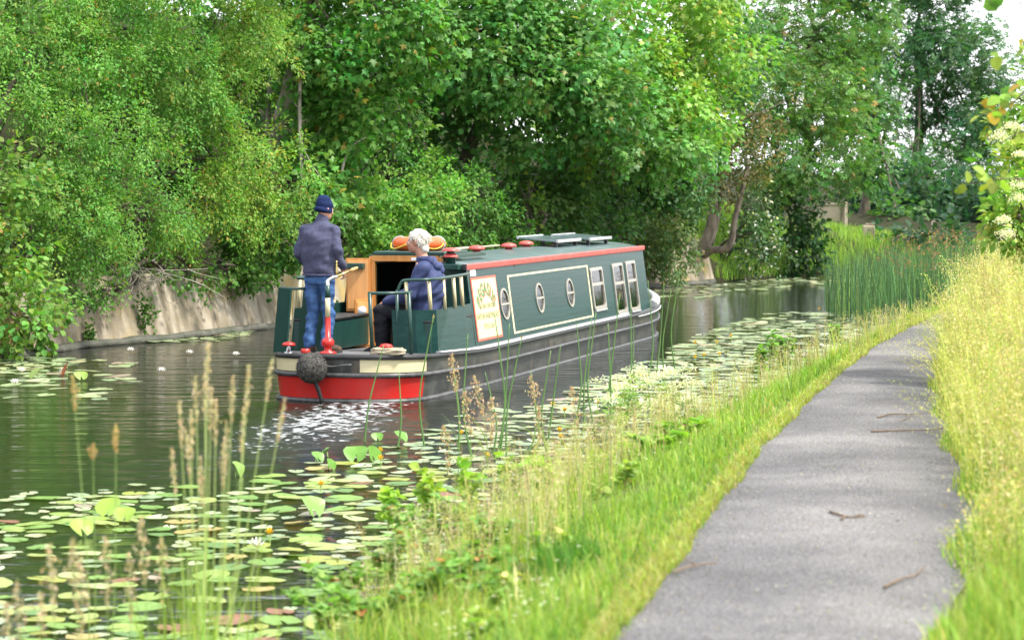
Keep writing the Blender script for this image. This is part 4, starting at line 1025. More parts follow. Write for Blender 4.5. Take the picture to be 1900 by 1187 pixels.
# rudder below and roof gear
box_obj('rudder', (-0.05, -0.03, -0.22), (0.05, 0.10, 0.40), M['black'], boat, 0.012)
def tilted(name, cx, cy, sx, sy, lift, tilt, m):
    Rm = Matrix.Rotation(R(tilt), 3, 'Y').to_4x4()
    return box_obj(name, (cx, cy, roof_z(cx) + lift), (sx, sy, 0.03), m, boat, 0.005, Rm)
M['solar'] = pmat('grey_panel_glass', (0.10, 0.15, 0.15), (0.13, 0.18, 0.18), 4, 0.15, spec=0.6)
for cx, cy in ((0.0, 9.7), (0.10, 11.35)):
    sp_ = tilted('solar_panel', cx, cy, 0.60, 1.45, 0.10, 5, M['solar'])
    for sx_ in (-1, 1):
        box_obj('panel_frame', (cx + sx_ * 0.305, cy, roof_z(cx) + 0.103 - sx_ * 0.027), (0.03, 1.47, 0.045), M['grey_strip'], sp_, 0.004)
        box_obj('panel_foot', (cx + sx_ * 0.25, cy - .6, roof_z(cx + sx_ * .25) + 0.03), (0.05, 0.06, 0.09), M['black'], sp_, 0.004)
        box_obj('panel_foot', (cx + sx_ * 0.25, cy + .6, roof_z(cx + sx_ * .25) + 0.03), (0.05, 0.06, 0.09), M['black'], sp_, 0.004)
tube_obj('boat_pole', [(-0.45, 3.9, 1.59), (-0.40, 8.3, 1.595)], 0.014, M['rope'], boat, 8)
tube_obj('boat_pole', [(-0.52, 4.1, 1.585), (-0.48, 7.6, 1.59)], 0.02, M['rope'], boat, 8)

# things that rest on or hang from the boat
def coil(name, label, c, turns, r_, rad, m, parent_rot=0, flat=0.5):
    pts = []
    rr = random.Random(5)
    for k_ in range(turns * 14):
        a = k_ / 14 * 2 * PI
        q_ = r_ * (1 - 0.25 * rr.random())
        pts.append((q_ * math.cos(a) * 1.5, q_ * math.sin(a) * 0.8, rad + 0.012 * (k_ // 14) + rr.uniform(0, 0.012)))
    V, T = tube(np.array(pts), rad, 6)
    o_ = link(name, np_mesh(name, V, T, None, True), m, None, c, (0, 0, -BOAT_TH))
    return tag(o_, label, 'rope')
coil('mooring_rope', 'coil of pale rope round the red bollard on the stern deck', bworld(0.58, 0.19, zg(.2)), 5, 0.14, 0.014, M['rope'])
coil('centre_rope', 'loose rope coiled on the cabin roof by the first vents', bworld(-0.3, 5.2, roof_z(-.3)), 4, 0.16, 0.012, M['rope'])
fe = empty('rope_fender', bworld(-0.22, -0.15, 0.40), -BOAT_TH, 'round dark rope fender ball hanging on the red and cream stern', 'fender')
rf = np.random.default_rng(4)
acc = Acc()
V, T = [], []
bm = bmesh.new(); bmesh.ops.create_icosphere(bm, subdivisions=4, radius=0.172)
for v_ in bm.verts:
    d_ = v_.co.normalized(); v_.co *= 1 + 0.035 * math.sin(d_.x * 23 + d_.z * 9) * math.sin(d_.y * 21 - d_.z * 19) + 0.02 * rf.standard_normal()
bm_obj('ball', bm, M['old_rope'], fe, True)
fz = Acc()
d_ = unit(rf.standard_normal((900, 3))); tg = unit(np.cross(d_, rf.standard_normal((900, 3))))
p0 = d_ * 0.165; p1 = d_ * 0.188 + tg * 0.03
w_ = np.cross(d_, tg) * 0.007
fz.add(np.stack([p0 - w_, p0 + w_, p1], 1).reshape(-1, 3), np.arange(2700).reshape(-1, 3), (.09, .085, .075))
link('rope_strands', fz.mesh('rope_strands'), M['old_rope'], fe)
tube_obj('tail_strap', smooth_path([(0.03, -0.02, -0.12), (0.07, 0.02, -0.25), (0.10, 0.06, -0.40)], 8), 0.026, M['black'], fe, 8)
tube_obj('chain', smooth_path([(0.12, 0.05, 0.03), (0.22, 0.06, 0.015), (0.33, 0.07, 0.03), (0.44, 0.10, 0.04)], 12), 0.009, M['worn_edge'], fe, 6, wob=0.3)
tube_obj('chain', smooth_path([(-0.13, 0.05, 0.02), (-0.2, 0.09, 0.05)], 6), 0.009, M['worn_edge'], fe, 6, wob=0.3)
lb = empty('lifebuoy', bworld(-0.02, CAB0 + 0.55, 1.652), -BOAT_TH + R(4), 'bright orange lifebuoy lying on the cabin hatch', 'lifebuoy')
bm = bmesh.new()
nu, nv = 40, 14
vv = [[bm.verts.new((math.cos(a) * (0.235 + 0.092 * math.cos(b_)), math.sin(a) * (0.24 + 0.092 * math.cos(b_)), 0.085 + 0.085 * math.sin(b_))) for b_ in np.linspace(0, 2 * PI, nv, endpoint=False)] for a in np.linspace(0, 2 * PI, nu, endpoint=False)]
for a in range(nu):
    for b_ in range(nv): bm.faces.new((vv[a][b_], vv[(a + 1) % nu][b_], vv[(a + 1) % nu][(b_ + 1) % nv], vv[a][(b_ + 1) % nv]))
bm_obj('ring', bm, M['orange'], lb, True)
M['yellow_rope'] = pmat('yellow_rope', (0.65, 0.45, 0.05), (0.5, 0.34, 0.04), 50, 0.8)
for s0 in (0, 1, 2, 3):
    a0 = s0 * PI / 2 + 0.2
    pts = [(math.cos(a0 + f) * (0.34 + 0.03 * math.sin(f / 1.2 * PI)), math.sin(a0 + f) * (0.345 + 0.03 * math.sin(f / 1.2 * PI)), 0.095 - 0.07 * math.sin(f / 1.2 * PI)) for f in np.linspace(0, 1.2, 10)]
    tube_obj('grab_line', pts, 0.009, M['yellow_rope'], lb, 6)
for a in (0.2, 1.77, 3.34, 4.91):
    Rb = Matrix.Rotation(a, 3, 'Z').to_4x4()
    cxx, cyy = 0.235 * math.cos(a), 0.24 * math.sin(a)
    V, T = tube([(cxx + 0.096 * math.cos(b_) * math.cos(a), cyy + 0.096 * math.cos(b_) * math.sin(a), 0.085 + 0.089 * math.sin(b_)) for b_ in np.linspace(0, 2 * PI, 18)], 0.012, 6)
    link('band', np_mesh('band', V, T, None, True), M['grey_strip'] if a < 1 or a > 3 else M['orange'], lb)
vf = empty('locker_jar', bworld(-0.48, 2.35, 0.888), 0, 'small white pot on the port locker by the cabin door', 'pot')
lathe_obj('pot', [(0, 0), (.045, 0), (.055, .03), (.05, .07), (.03, .085)], M['white'], vf, None, 12); lathe_obj('rim', [(.03, .083), (.036, .088), (.03, .098), (.0, .096)], M['rope'], vf, None, 12)
# ------------------------------------------------------------------ people
def capsule(bm, p0, r0, p1, r1, n=12, squash=None):
    p0, p1 = np.array(p0, float), np.array(p1, float)
    ax = p1 - p0; ln = np.linalg.norm(ax); ax /= max(ln, 1e-6)
    ts = [(-1, 0.0), (-0.8, 0.6), (-0.4, 0.92)]
    prof_ = [(p0 + ax * r0 * a, r0 * max(b_, 0.03)) for a, b_ in ts] + [(p0, r0), (p1, r1)] + [(p1 - ax * r1 * a, r1 * max(b_, 0.03)) for a, b_ in ts[::-1]]
    V, T = tube([q_[0] for q_ in prof_], [q_[1] for q_ in prof_], n)
    return V, T
def ellipsoid(c, r_, rot=None, n=16, m_=10):
    V = []
    for b_ in np.linspace(-PI / 2 + 0.02, PI / 2 - 0.02, m_):
        for a in np.linspace(0, 2 * PI, n, endpoint=False): V.append((math.cos(b_) * math.cos(a) * r_[0], math.cos(b_) * math.sin(a) * r_[1], math.sin(b_) * r_[2]))
    V = np.array(V)
    i_ = np.arange(m_ - 1)[:, None] * n; j_ = np.arange(n)[None]; k_ = (j_ + 1) % n
    T = quads_to_tris(np.stack([i_ + j_, i_ + k_, i_ + k_ + n, i_ + j_ + n], -1).reshape(-1, 4))
    V = np.concatenate([V, [(0, 0, -r_[2])], [(0, 0, r_[2])]])
    b0 = len(V) - 2; e0 = (m_ - 1) * n
    T = np.concatenate([T, [(x_, b0, (x_ + 1) % n) for x_ in range(n)], [(e0 + x_, e0 + (x_ + 1) % n, b0 + 1) for x_ in range(n)]])
    if rot is not None: V = V @ np.array(rot).T
    return V + np.array(c), T
def loft(secs, n=20):
    """closed body through elliptical sections (centre, rx, ry)"""
    V, T = [], []
    a = np.linspace(0, 2 * PI, n, endpoint=False)
    for c, rx, ry in secs:
        sx, sy = np.sign(np.cos(a)) * abs(np.cos(a)) ** 0.85, np.sign(np.sin(a)) * abs(np.sin(a)) ** 0.85
        V.append(np.stack([c[0] + rx * sx, c[1] + ry * sy, np.full(n, c[2])], -1))
    V = np.concatenate(V); m_ = len(secs)
    i_ = np.arange(m_ - 1)[:, None] * n; j_ = np.arange(n)[None]; k_ = (j_ + 1) % n
    T = quads_to_tris(np.stack([i_ + j_, i_ + k_, i_ + k_ + n, i_ + j_ + n], -1).reshape(-1, 4))
    V = np.concatenate([V, [secs[0][0]], [secs[-1][0]]]); b0 = len(V) - 2; e0 = (m_ - 1) * n
    T = np.concatenate([T, [((x_ + 1) % n, x_, b0) for x_ in range(n)], [(e0 + x_, e0 + (x_ + 1) % n, b0 + 1) for x_ in range(n)]])
    return V, T
def blend(name, pieces, voxel, smooth, m, parent, wrinkle=0.0, seed=0, fold=None):
    """fuse closed pieces into one continuous skin"""
    V, T, n_ = [], [], 0
    for v_, t_ in pieces: V.append(v_); T.append(t_ + n_); n_ += len(v_)
    me_ = np_mesh('t', np.concatenate(V), np.concatenate(T))
    bm = bmesh.new(); bm.from_mesh(me_); bmesh.ops.recalc_face_normals(bm, faces=bm.faces); bm.to_mesh(me_); bm.free()
    o_ = bpy.data.objects.new('t', me_); COL.objects.link(o_)
    md = o_.modifiers.new('r', 'REMESH'); md.mode = 'VOXEL'; md.voxel_size = voxel; md.use_smooth_shade = True
    ms_ = o_.modifiers.new('s', 'SMOOTH'); ms_.iterations = smooth; ms_.factor = 0.5
    bpy.context.view_layer.update()
    out = evaluated(o_); bpy.data.objects.remove(o_); bpy.data.meshes.remove(me_)
    out.name = name
    if wrinkle:
        n_ = len(out.vertices); P = np.empty(n_ * 3, np.float32); out.vertices.foreach_get('co', P); P = P.reshape(-1, 3)
        N = np.empty(n_ * 3, np.float32); out.vertices.foreach_get('normal', N); N = N.reshape(-1, 3)
        f = fold or (9.0, 9.0, 16.0)
        q_ = P * np.array(f)
        h = value_noise(q_[:, 0] + 40 + 0.6 * q_[:, 2], q_[:, 2] + 40 + q_[:, 1] * .7, seed) + 0.6 * value_noise(q_[:, 0] * 2.1 + 60 - q_[:, 2], q_[:, 2] * 1.7 + 30 + q_[:, 1], seed + 1)
        P = P + N * (h * wrinkle)[:, None]
        out.vertices.foreach_set('co', P.ravel().astype(np.float32)); out.update()
    for p in out.polygons: p.use_smooth = True
    out.materials.clear()
    return link(name, out, m, parent)
M['skin'] = pmat('skin', (0.52, 0.27, 0.19), (0.46, 0.22, 0.15), 20, 0.5, 0.0006, 90)
M['navy'] = pmat('navy_fleece', (0.078, 0.082, 0.135), (0.06, 0.062, 0.105), 26, 0.95, 0.002, 90, spec=0.15)
M['navy2'] = pmat('navy_raincoat', (0.036, 0.050, 0.135), (0.027, 0.037, 0.10), 14, 0.7, 0.0015, 60, spec=0.3)
M['beanie'] = pmat('navy_knit', (0.010, 0.018, 0.06), (0.016, 0.026, 0.08), 60, 0.95, 0.003, 110, spec=0.1)
M['jeans'] = pmat('blue_denim', (0.035, 0.085, 0.21), (0.075, 0.15, 0.32), 9, 0.9, 0.0015, 120, spec=0.15, lo=0.4, hi=0.66)
M['black_cloth'] = pmat('black_trousers', (0.012, 0.012, 0.016), (0.02, 0.02, 0.026), 12, 0.85, 0.002, 40, spec=0.2)
M['boots'] = pmat('brown_suede', (0.11, 0.075, 0.055), (0.07, 0.045, 0.033), 20, 0.9, 0.002, 60, spec=0.15)
M['hair'] = pmat('white_hair', (0.74, 0.70, 0.62), (0.58, 0.53, 0.44), 40, 0.7, 0.004, 70, stretch=(1, 1, .4))
M['sole'] = pmat('rubber_sole', (0.03, 0.028, 0.025), None, 10, 0.8)
def hand_pieces(wr, dirv, palm_n, grip, s=1.0, flip=1):
    """palm, four curled fingers and a thumb from the wrist along dirv; palm_n points out of the palm"""
    d_ = unit(np.array(dirv, float)); pn = unit(np.array(palm_n, float) - np.dot(palm_n, d_) * d_); lat = np.cross(d_, pn) * flip
    wr = np.array(wr, float); out = []
    pc = wr + d_ * 0.05 * s
    V, T = ellipsoid((0, 0, 0), (0.040 * s, 0.054 * s, 0.018 * s)); Bm = np.stack([lat, d_, pn], 1)
    out.append((V @ Bm.T + pc, T))
    out.append(capsule(None, wr - d_ * 0.03, 0.027 * s, wr + d_ * 0.03 * s, 0.03 * s))
    for k_, (off, ln) in enumerate(((-0.030, 0.070), (-0.010, 0.080), (0.010, 0.074), (0.029, 0.058))):
        p = pc + d_ * 0.042 * s + lat * off * s
        a0 = grip * 0.45
        for seg_, fr_ in enumerate((0.45, 0.32, 0.23)):
            a0 += grip * 0.55
            dd = d_ * math.cos(a0) + pn * math.sin(a0)
            e = p + dd * ln * fr_ * s
            out.append(capsule(None, p, (0.0092 - 0.0006 * seg_) * s, e, (0.0086 - 0.0008 * seg_) * s, 8)); p = e
    p = pc - d_ * 0.025 * s - lat * 0.034 * s
    for dd, ln in ((unit(d_ * 0.7 - lat * 0.7 + pn * 0.4), 0.042), (unit(d_ * 0.75 + pn * 0.7 + lat * 0.1), 0.034)):
        e = p + dd * ln * s; out.append(capsule(None, p, 0.0115 * s, e, 0.0095 * s, 8)); p = e
    return out
def head_pieces(c, yaw, pitch=0.0, s=1.0):
    """skull, jaw, nose, brow, ears, lips; faces +y before turning"""
    Rm = np.array(Matrix.Rotation(yaw, 3, 'Z') @ Matrix.Rotation(pitch, 3, 'X'))
    def E(o, r_): V, T = ellipsoid((0, 0, 0), tuple(x * s for x in r_)); return ((V + np.array(o) * s) @ Rm.T + np.array(c), T)
    out = [E((0, -0.012, 0.03), (0.077, 0.098, 0.092)), E((0, 0.02, -0.04), (0.064, 0.072, 0.078)), E((0, 0.052, -0.085), (0.036, 0.035, 0.028)),
           E((0, 0.094, -0.012), (0.012, 0.020, 0.028)), E((0, 0.106, -0.028), (0.014, 0.014, 0.010)), E((0, 0.083, 0.022), (0.052, 0.014, 0.012)),
           E((0, 0.084, -0.058), (0.024, 0.011, 0.006)), E((0, 0.084, -0.069), (0.021, 0.011, 0.006)), E((0.038, 0.066, -0.02), (0.022, 0.02, 0.02)), E((-0.038, 0.066, -0.02), (0.022, 0.02, 0.02))]
    for sg in (1, -1): out += [E((sg * 0.081, -0.008, -0.008), (0.010, 0.020, 0.033)), E((sg * 0.088, -0.014, 0.004), (0.008, 0.017, 0.022))]
    return out, (lambda o: np.array(o) * s @ Rm.T + np.array(c))
def eyes(parent, place, s=1.0):
    for sg in (1, -1):
        V, T = ellipsoid(place((sg * 0.031, 0.079, 0.004)), (0.0115 * s,) * 3); e = link('eye', np_mesh('eye', V, T, None, True), M['white'], parent)
        V, T = ellipsoid(place((sg * 0.031, 0.0885, 0.004)), (0.0055 * s,) * 3); link('iris', np_mesh('iris', V, T, None, True), M['sole'], e)

# the steerer: standing with his back to us, right hand on the tiller (local +y forward)
mp_ = bworld(-0.37, 0.52, zg(0.5))
man = empty('person', mp_, -BOAT_TH + R(-6), 'person in navy fleece, jeans and beanie standing at the tiller', 'person')
HEADC = (0.055, 0.045, 1.655)
hp, hplace = head_pieces(HEADC, R(-34), R(-10))
RW = np.array((0.255, 0.10, 0.965))        # right wrist
body = hp + [capsule(None, (0.02, 0.0, 1.45), 0.062, (0.05, 0.03, 1.60), 0.056)]
body.append(loft([((0, 0, 0.86), .15, .10), ((0, 0, 0.95), .165, .11), ((0, 0, 1.10), .15, .10), ((0, 0, 1.28), .175, .115), ((0, 0, 1.42), .175, .10), ((0, 0, 1.50), .09, .07)]))
for sg, hip, knee, ank in ((1, (.085, 0, .90), (.095, .045, .49), (.10, -.01, .10)), (-1, (-.085, 0, .90), (-.10, .04, .49), (-.115, -.02, .10))):
    body += [capsule(None, hip, .085, knee, .055), capsule(None, knee, .055, ank, .04)]
body += [capsule(None, (.19, 0, 1.42), .052, (.245, -.03, 1.17), .043), capsule(None, (.245, -.03, 1.17), .04, RW, .027)]
body += [capsule(None, (-.19, 0, 1.42), .052, (-.245, .0, 1.16), .043), capsule(None, (-.245, 0, 1.16), .04, (-.20, .13, .98), .027)]
body += hand_pieces(RW, (0.05, 0.35, -0.75), (-0.9, 0.3, 0.0), 0.75, 0.95)
body += hand_pieces((-.20, .13, .98), (0.35, 0.35, -0.6), (0.6, -0.6, 0), 0.5, 0.95, -1)
blend('body', body, 0.0105, 2, M['skin'], man)
jk = [loft([((0, 0.0, 0.895), .185, .135), ((0, 0, 0.93), .20, .145), ((0, 0, 1.02), .208, .148), ((0, -.005, 1.15), .212, .15), ((0, -.01, 1.28), .225, .152), ((0.0, -.008, 1.39), .22, .135), ((0.01, 0, 1.46), .175, .105), ((0.015, 0.01, 1.515), .10, .085)]),
      capsule(None, (0.02, 0.01, 1.49), .082, (0.035, 0.02, 1.555), .078),
      capsule(None, (.185, 0, 1.405), .076, (.250, -.035, 1.17), .064), capsule(None, (.250, -.035, 1.18), .064, (.258, .085, .99), .046),
      capsule(None, (-.185, 0, 1.405), .076, (-.250, -.01, 1.16), .064), capsule(None, (-.250, -.01, 1.17), .063, (-.205, .12, .995), .048),
      capsule(None, (.10, 0, 1.44), .07, (.18, 0, 1.41), .075), capsule(None, (-.10, 0, 1.44), .07, (-.18, 0, 1.41), .075)]
jacket = blend('jacket', jk, 0.0105, 4, M['navy'], man, 0.030, 31, (5.0, 5.0, 9.0))
tag(jacket, 'navy fleece jacket with stand collar')
hem = [( .196 * math.cos(a), .142 * math.sin(a), .905) for a in np.linspace(0, 2 * PI, 40)]
tube_obj('hem', hem, 0.013, M['navy'], jacket, 8)
jn = [loft([((0, 0, 0.80), .165, .115), ((0, 0.0, 0.86), .172, .125), ((0, 0, 0.95), .168, .12)])]
for hip, knee, ank in (((.088, 0, .84), (.098, .045, .48), (.10, -.015, .115)), ((-.088, 0, .84), (-.10, .04, .48), (-.115, -.025, .115))):
    jn += [capsule(None, hip, .100, knee, .074), capsule(None, knee, .073, ank, .068)]
blend('jeans', jn, 0.0105, 2, M['jeans'], man, 0.030, 41, (8.0, 8.0, 13.0))
for sg, ank, yaw in ((1, (.10, -.01), R(-52)), (-1, (-.115, -.02), R(12))):
    Rm = np.array(Matrix.Rotation(yaw, 3, 'Z'))
    def BT(o, r_): V, T = ellipsoid((0, 0, 0), r_); return ((V + np.array(o)) @ Rm.T + np.array((ank[0], ank[1], 0)), T)
    bt = [BT((0, 0.0, .075), (.05, .058, .075)), BT((0, .07, .05), (.048, .10, .045)), BT((0, .125, .042), (.045, .055, .038)), capsule(None, (ank[0], ank[1], .08), .05, (ank[0], ank[1], .13), .052)]
    boot = blend('boot', bt, 0.009, 3, M['boots'], man, 0.006, 51, (14, 14, 20))
    V, T = loft([((0, .06, .002), .05, .125), ((0, .06, .022), .052, .128)]); link('sole', np_mesh('sole', V @ Rm.T + np.array((ank[0], ank[1], 0)), T), M['sole'], boot)
bp_ = []
Rh = np.array(Matrix.Rotation(R(-34), 3, 'Z') @ Matrix.Rotation(R(-10), 3, 'X'))
for o, r_ in (((0, -0.018, 0.055), (0.090, 0.110, 0.092)), ((0, -0.03, 0.10), (0.078, 0.092, 0.072)), ((0, -0.022, 0.000), (0.099, 0.116, 0.048)), ((0, -0.022, -0.016), (0.099, 0.114, 0.030))):
    V, T = ellipsoid((0, 0, 0), r_); bp_.append(((V + np.array(o)) @ Rh.T + np.array(HEADC), T))
bean = blend('beanie', bp_, 0.008, 4, M['beanie'], man, 0.006, 61, (12, 12, 30))
eyes(man, hplace)

# the passenger: white-haired, seated on the starboard locker facing the port side
sp_ = bworld(0.615, 1.52, 0.455)
sit = empty('person', sp_, -BOAT_TH + R(98), 'white-haired person in navy hooded jacket sitting on the stern locker', 'person')
sit.scale = (1.24, 1.18, 1.10)
SH = 0.38                                   # seat height above the deck
HC = (0.0, 0.095, SH + 0.838)
hp, hplace = head_pieces(HC, R(-4), R(-3))
LW, RWs = np.array((-.10, .40, SH + .185)), np.array((.10, .42, SH + .18))
body = hp + [capsule(None, (0, 0.02, SH + .62), .06, (0, 0.07, SH + .77), .055)]
body.append(loft([((0, -.02, SH - .0), .16, .11), ((0, -.02, SH + .10), .165, .12), ((0, -.03, SH + .30), .155, .11), ((0, -.01, SH + .50), .18, .115), ((0, 0.01, SH + .60), .16, .095), ((0, 0.02, SH + .66), .08, .065)]))
legs = (((-.09, .0, SH + .085), (-.10, .45, SH + .10), (-.10, .44, .09)), ((.09, 0, SH + .085), (.12, .44, SH + .10), (.13, .46, .09)))
for hip, knee, ank in legs: body += [capsule(None, hip, .08, knee, .055), capsule(None, knee, .055, ank, .04)]
arms = (((-.20, .0, SH + .56), (-.24, .14, SH + .29), LW), ((.20, 0, SH + .56), (.24, .14, SH + .29), RWs))
for sh, el, wr in arms: body += [capsule(None, sh, .05, el, .042), capsule(None, el, .04, wr, .027)]
body += hand_pieces(LW, (0.35, 0.8, -0.35), (0.0, -0.3, -1), 0.4, 0.95) + hand_pieces(RWs, (-0.3, 0.8, -0.35), (0, -0.3, -1), 0.4, 0.95, -1)
blend('body', body, 0.0105, 2, M['skin'], sit)
jk = [loft([((0, 0.0, SH - .02), .23, .165), ((0, 0.0, SH + .06), .24, .17), ((0, -.02, SH + .20), .23, .165), ((0, -.04, SH + .38), .23, .17), ((0, -.015, SH + .51), .22, .14), ((0, 0.0, SH + .60), .17, .11), ((0, 0.02, SH + .69), .095, .085)])]
for sh, el, wr in arms: jk += [capsule(None, sh, .078, el, .068), capsule(None, el, .066, np.array(wr) + np.array((0, -.02, .01)), .047)]
jk += [capsule(None, (.09, 0, SH + .60), .07, (.18, 0, SH + .56), .078), capsule(None, (-.09, 0, SH + .60), .07, (-.18, 0, SH + .56), .078)]
jacket = blend('jacket', jk, 0.0105, 4, M['navy2'], sit, 0.034, 71, (5.5, 5.5, 9.0))
hd = [capsule(None, (-.09, -.055, SH + .63), .045, (.09, -.055, SH + .63), .045), capsule(None, (-.07, -.115, SH + .575), .05, (.07, -.115, SH + .575), .05), capsule(None, (0, -.13, SH + .53), .055, (0, -.125, SH + .46), .028), capsule(None, (-.095, .02, SH + .655), .03, (-.085, -.06, SH + .65), .04), capsule(None, (.095, .02, SH + .655), .03, (.085, -.06, SH + .65), .04)]
blend('hood', hd, 0.009, 4, M['navy2'], jacket, 0.012, 81, (9, 9, 12))
tr_ = [loft([((0, -.02, SH + .0), .185, .15), ((0, -.01, SH + .09), .185, .15), ((0, -.02, SH + .17), .18, .14)])]
for hip, knee, ank in legs: tr_ += [capsule(None, hip, .098, knee, .078), capsule(None, knee, .076, ank, .066)]
blend('trousers', tr_, 0.0105, 3, M['black_cloth'], sit, 0.012, 91)
for ank, yaw in (((-.10, .44), R(6)), ((.13, .46), R(-8))):
    Rm = np.array(Matrix.Rotation(yaw, 3, 'Z'))
    def BT(o, r_): V, T = ellipsoid((0, 0, 0), r_); return ((V + np.array(o)) @ Rm.T + np.array((ank[0], ank[1], 0)), T)
    blend('shoe', [BT((0, 0, .05), (.044, .055, .05)), BT((0, .08, .042), (.045, .105, .038))], 0.009, 3, M['black_cloth'], sit)
# curly white hair: cap plus tufts
Rh = np.array(Matrix.Rotation(R(-4), 3, 'Z') @ Matrix.Rotation(R(-3), 3, 'X'))
def HE(o, r_): V, T = ellipsoid((0, 0, 0), r_, None, 12, 8); return ((V + np.array(o)) @ Rh.T + np.array(HC), T)
hr = [HE((0, -0.022, 0.052), (0.088, 0.106, 0.086)), HE((0, -0.062, -0.005), (0.080, 0.064, 0.080)), HE((0, -0.078, -0.07), (0.066, 0.045, 0.055))]
rh = random.Random(2)
for k_ in range(110):
    a = rh.uniform(0, 2 * PI); b_ = rh.uniform(-0.75, 1.5)
    o = np.array((math.cos(b_) * math.cos(a) * 0.088, math.cos(b_) * math.sin(a) * 0.106 - 0.022, 0.045 + math.sin(b_) * 0.088))
    if o[1] > 0.045 and o[2] < 0.085: continue
    if abs(o[0]) > 0.06 and o[1] > -0.03 and o[2] < 0.03: continue
    hr.append(HE(o, (rh.uniform(.008, .014),) * 3))
blend('hair', hr, 0.006, 2, M['hair'], sit, 0.009, 95, (22, 22, 22))
# loose locks over the cap
rg = np.random.default_rng(96); n_ = 520
a = rg.uniform(0, 6.28, n_); b_ = rg.uniform(-0.8, 1.5, n_)
q_ = np.stack([np.cos(b_) * np.cos(a) * .090, np.cos(b_) * np.sin(a) * .108 - .022, .043 + np.sin(b_) * .090], -1)
keep = ~(((q_[:, 1] > .045) & (q_[:, 2] < .085)) | ((abs(q_[:, 0]) > .06) & (q_[:, 1] > -.03) & (q_[:, 2] < .03)))
q_ = q_[keep]; n_ = len(q_); out = unit(q_ - np.array((0, -.022, .04)))
ha = Acc(); tg = unit(np.cross(out, rg.standard_normal((n_, 3)))) * .6 + np.array((0, -.5, -.6)); tg = unit(tg - out * (tg * out).sum(1, keepdims=True) * .7)
e1 = q_ + out * .010 + tg * .020; e2 = q_ + out * .006 + tg * rg.uniform(.035, .055, (n_, 1)); w_ = unit(np.cross(out, tg)) * .0045
V = np.stack([q_ - w_, q_ + w_, e1 + w_, e1 - w_, e2], 1) @ Rh.T + np.array(HC)
ha.add(V.reshape(-1, 3), (np.array([(0, 1, 2), (0, 2, 3), (3, 2, 4)])[None] + (np.arange(n_) * 5)[:, None, None]).reshape(-1, 3), (.7, .66, .58))
tag(link('hair_locks', ha.mesh('hair_locks'), M['hair'], sit), kind='stuff')
eyes(sit, hplace)
# ------------------------------------------------------------------ grasses
def blades(acc, P, h, w, lean, col, rng, tipcol=None):
    """bent grass blades rooted at P"""
    n_ = len(P)
    az = rng.random(n_) * 2 * PI
    d_ = np.stack([np.cos(az), np.sin(az), np.zeros(n_)], -1); s_ = np.stack([-np.sin(az), np.cos(az), np.zeros(n_)], -1)
    s_ = unit(s_ + 0.5 * np.array((1.0, 0, 0)))
    up = np.array((0, 0, 1.0))
    h = h[:, None]; w = w[:, None]; lean = lean[:, None]
    m_ = P + up * h * 0.55 + d_ * h * lean * 0.25
    t_ = P + up * h * (1 - 0.35 * lean) + d_ * h * lean
    V = np.stack([P - s_ * w, P + s_ * w, m_ - s_ * w * 0.75, m_ + s_ * w * 0.75, t_], 1)
    T = (np.array([(0, 1, 3), (0, 3, 2), (2, 3, 4)])[None] + (np.arange(n_) * 5)[:, None, None]).reshape(-1, 3)
    C = np.repeat(col, 3, axis=0)
    if tipcol is not None: C = C.copy(); C[2::3] = tipcol
    acc.add(V.reshape(-1, 3), T, C)
def grass_cols(n_, rng, cols, w):
    c = np.array(cols)[rng.choice(len(cols), n_, p=w)]
    return np.clip(c * np.exp(rng.standard_normal((n_, 1)) * 0.2) * (1 + rng.standard_normal((n_, 3)) * 0.07), 0.005, .9)
def scatter(n_, y0, y1, xf0, xf1, rng, pw=1.0):
    y = y0 + (y1 - y0) * rng.random(n_) ** pw; f = rng.random(n_)
    x = xf0(y) + (xf1(y) - xf0(y)) * f
    return np.stack([x, y, verge_z(x, y)], -1), f
G1, G2, G3, G4 = (0.23, 0.37, 0.07), (0.34, 0.425, 0.10), (0.47, 0.43, 0.19), (0.14, 0.27, 0.06)
rng = np.random.default_rng(101)
acc = Acc()
# verge between water and path: short turf by the path, longer and paler towards the water
P, f = scatter(96000, 8.0, 42, lambda y: bank_x(y) + 0.02, lambda y: path_l(y) + 0.02, rng, 1.7)
patch = value_noise(P[:, 0] * 1.3 + 50, P[:, 1] * 1.3, 9)
h = (0.075 + 0.12 * np.clip(1 - f, 0, 1) ** 1.3) * np.exp(rng.standard_normal(len(P)) * 0.35) * (1 + 0.9 * np.clip(patch, -.4, .5))
h *= np.where(f > 0.86, 0.62, 1)
dryp = np.clip(0.25 + 0.9 * value_noise(P[:, 0] * 0.9 + 9, P[:, 1] * 0.9, 19) + 0.25 * (f > 0.9), 0, 0.8)
C = grass_cols(len(P), rng, [G1, G2, G4], [.45, .35, .2]); dry = rng.random(len(P)) < dryp * 0.75
C[dry] = grass_cols(dry.sum(), rng, [G3, (0.42, 0.50, 0.10), (0.50, 0.42, 0.20)], [.45, .35, .2])
blades(acc, P, h, 0.0022 + 0.00011 * P[:, 1] * rng.uniform(.6, 1.2, len(P)), rng.uniform(0.15, 0.9, len(P)), C, rng)
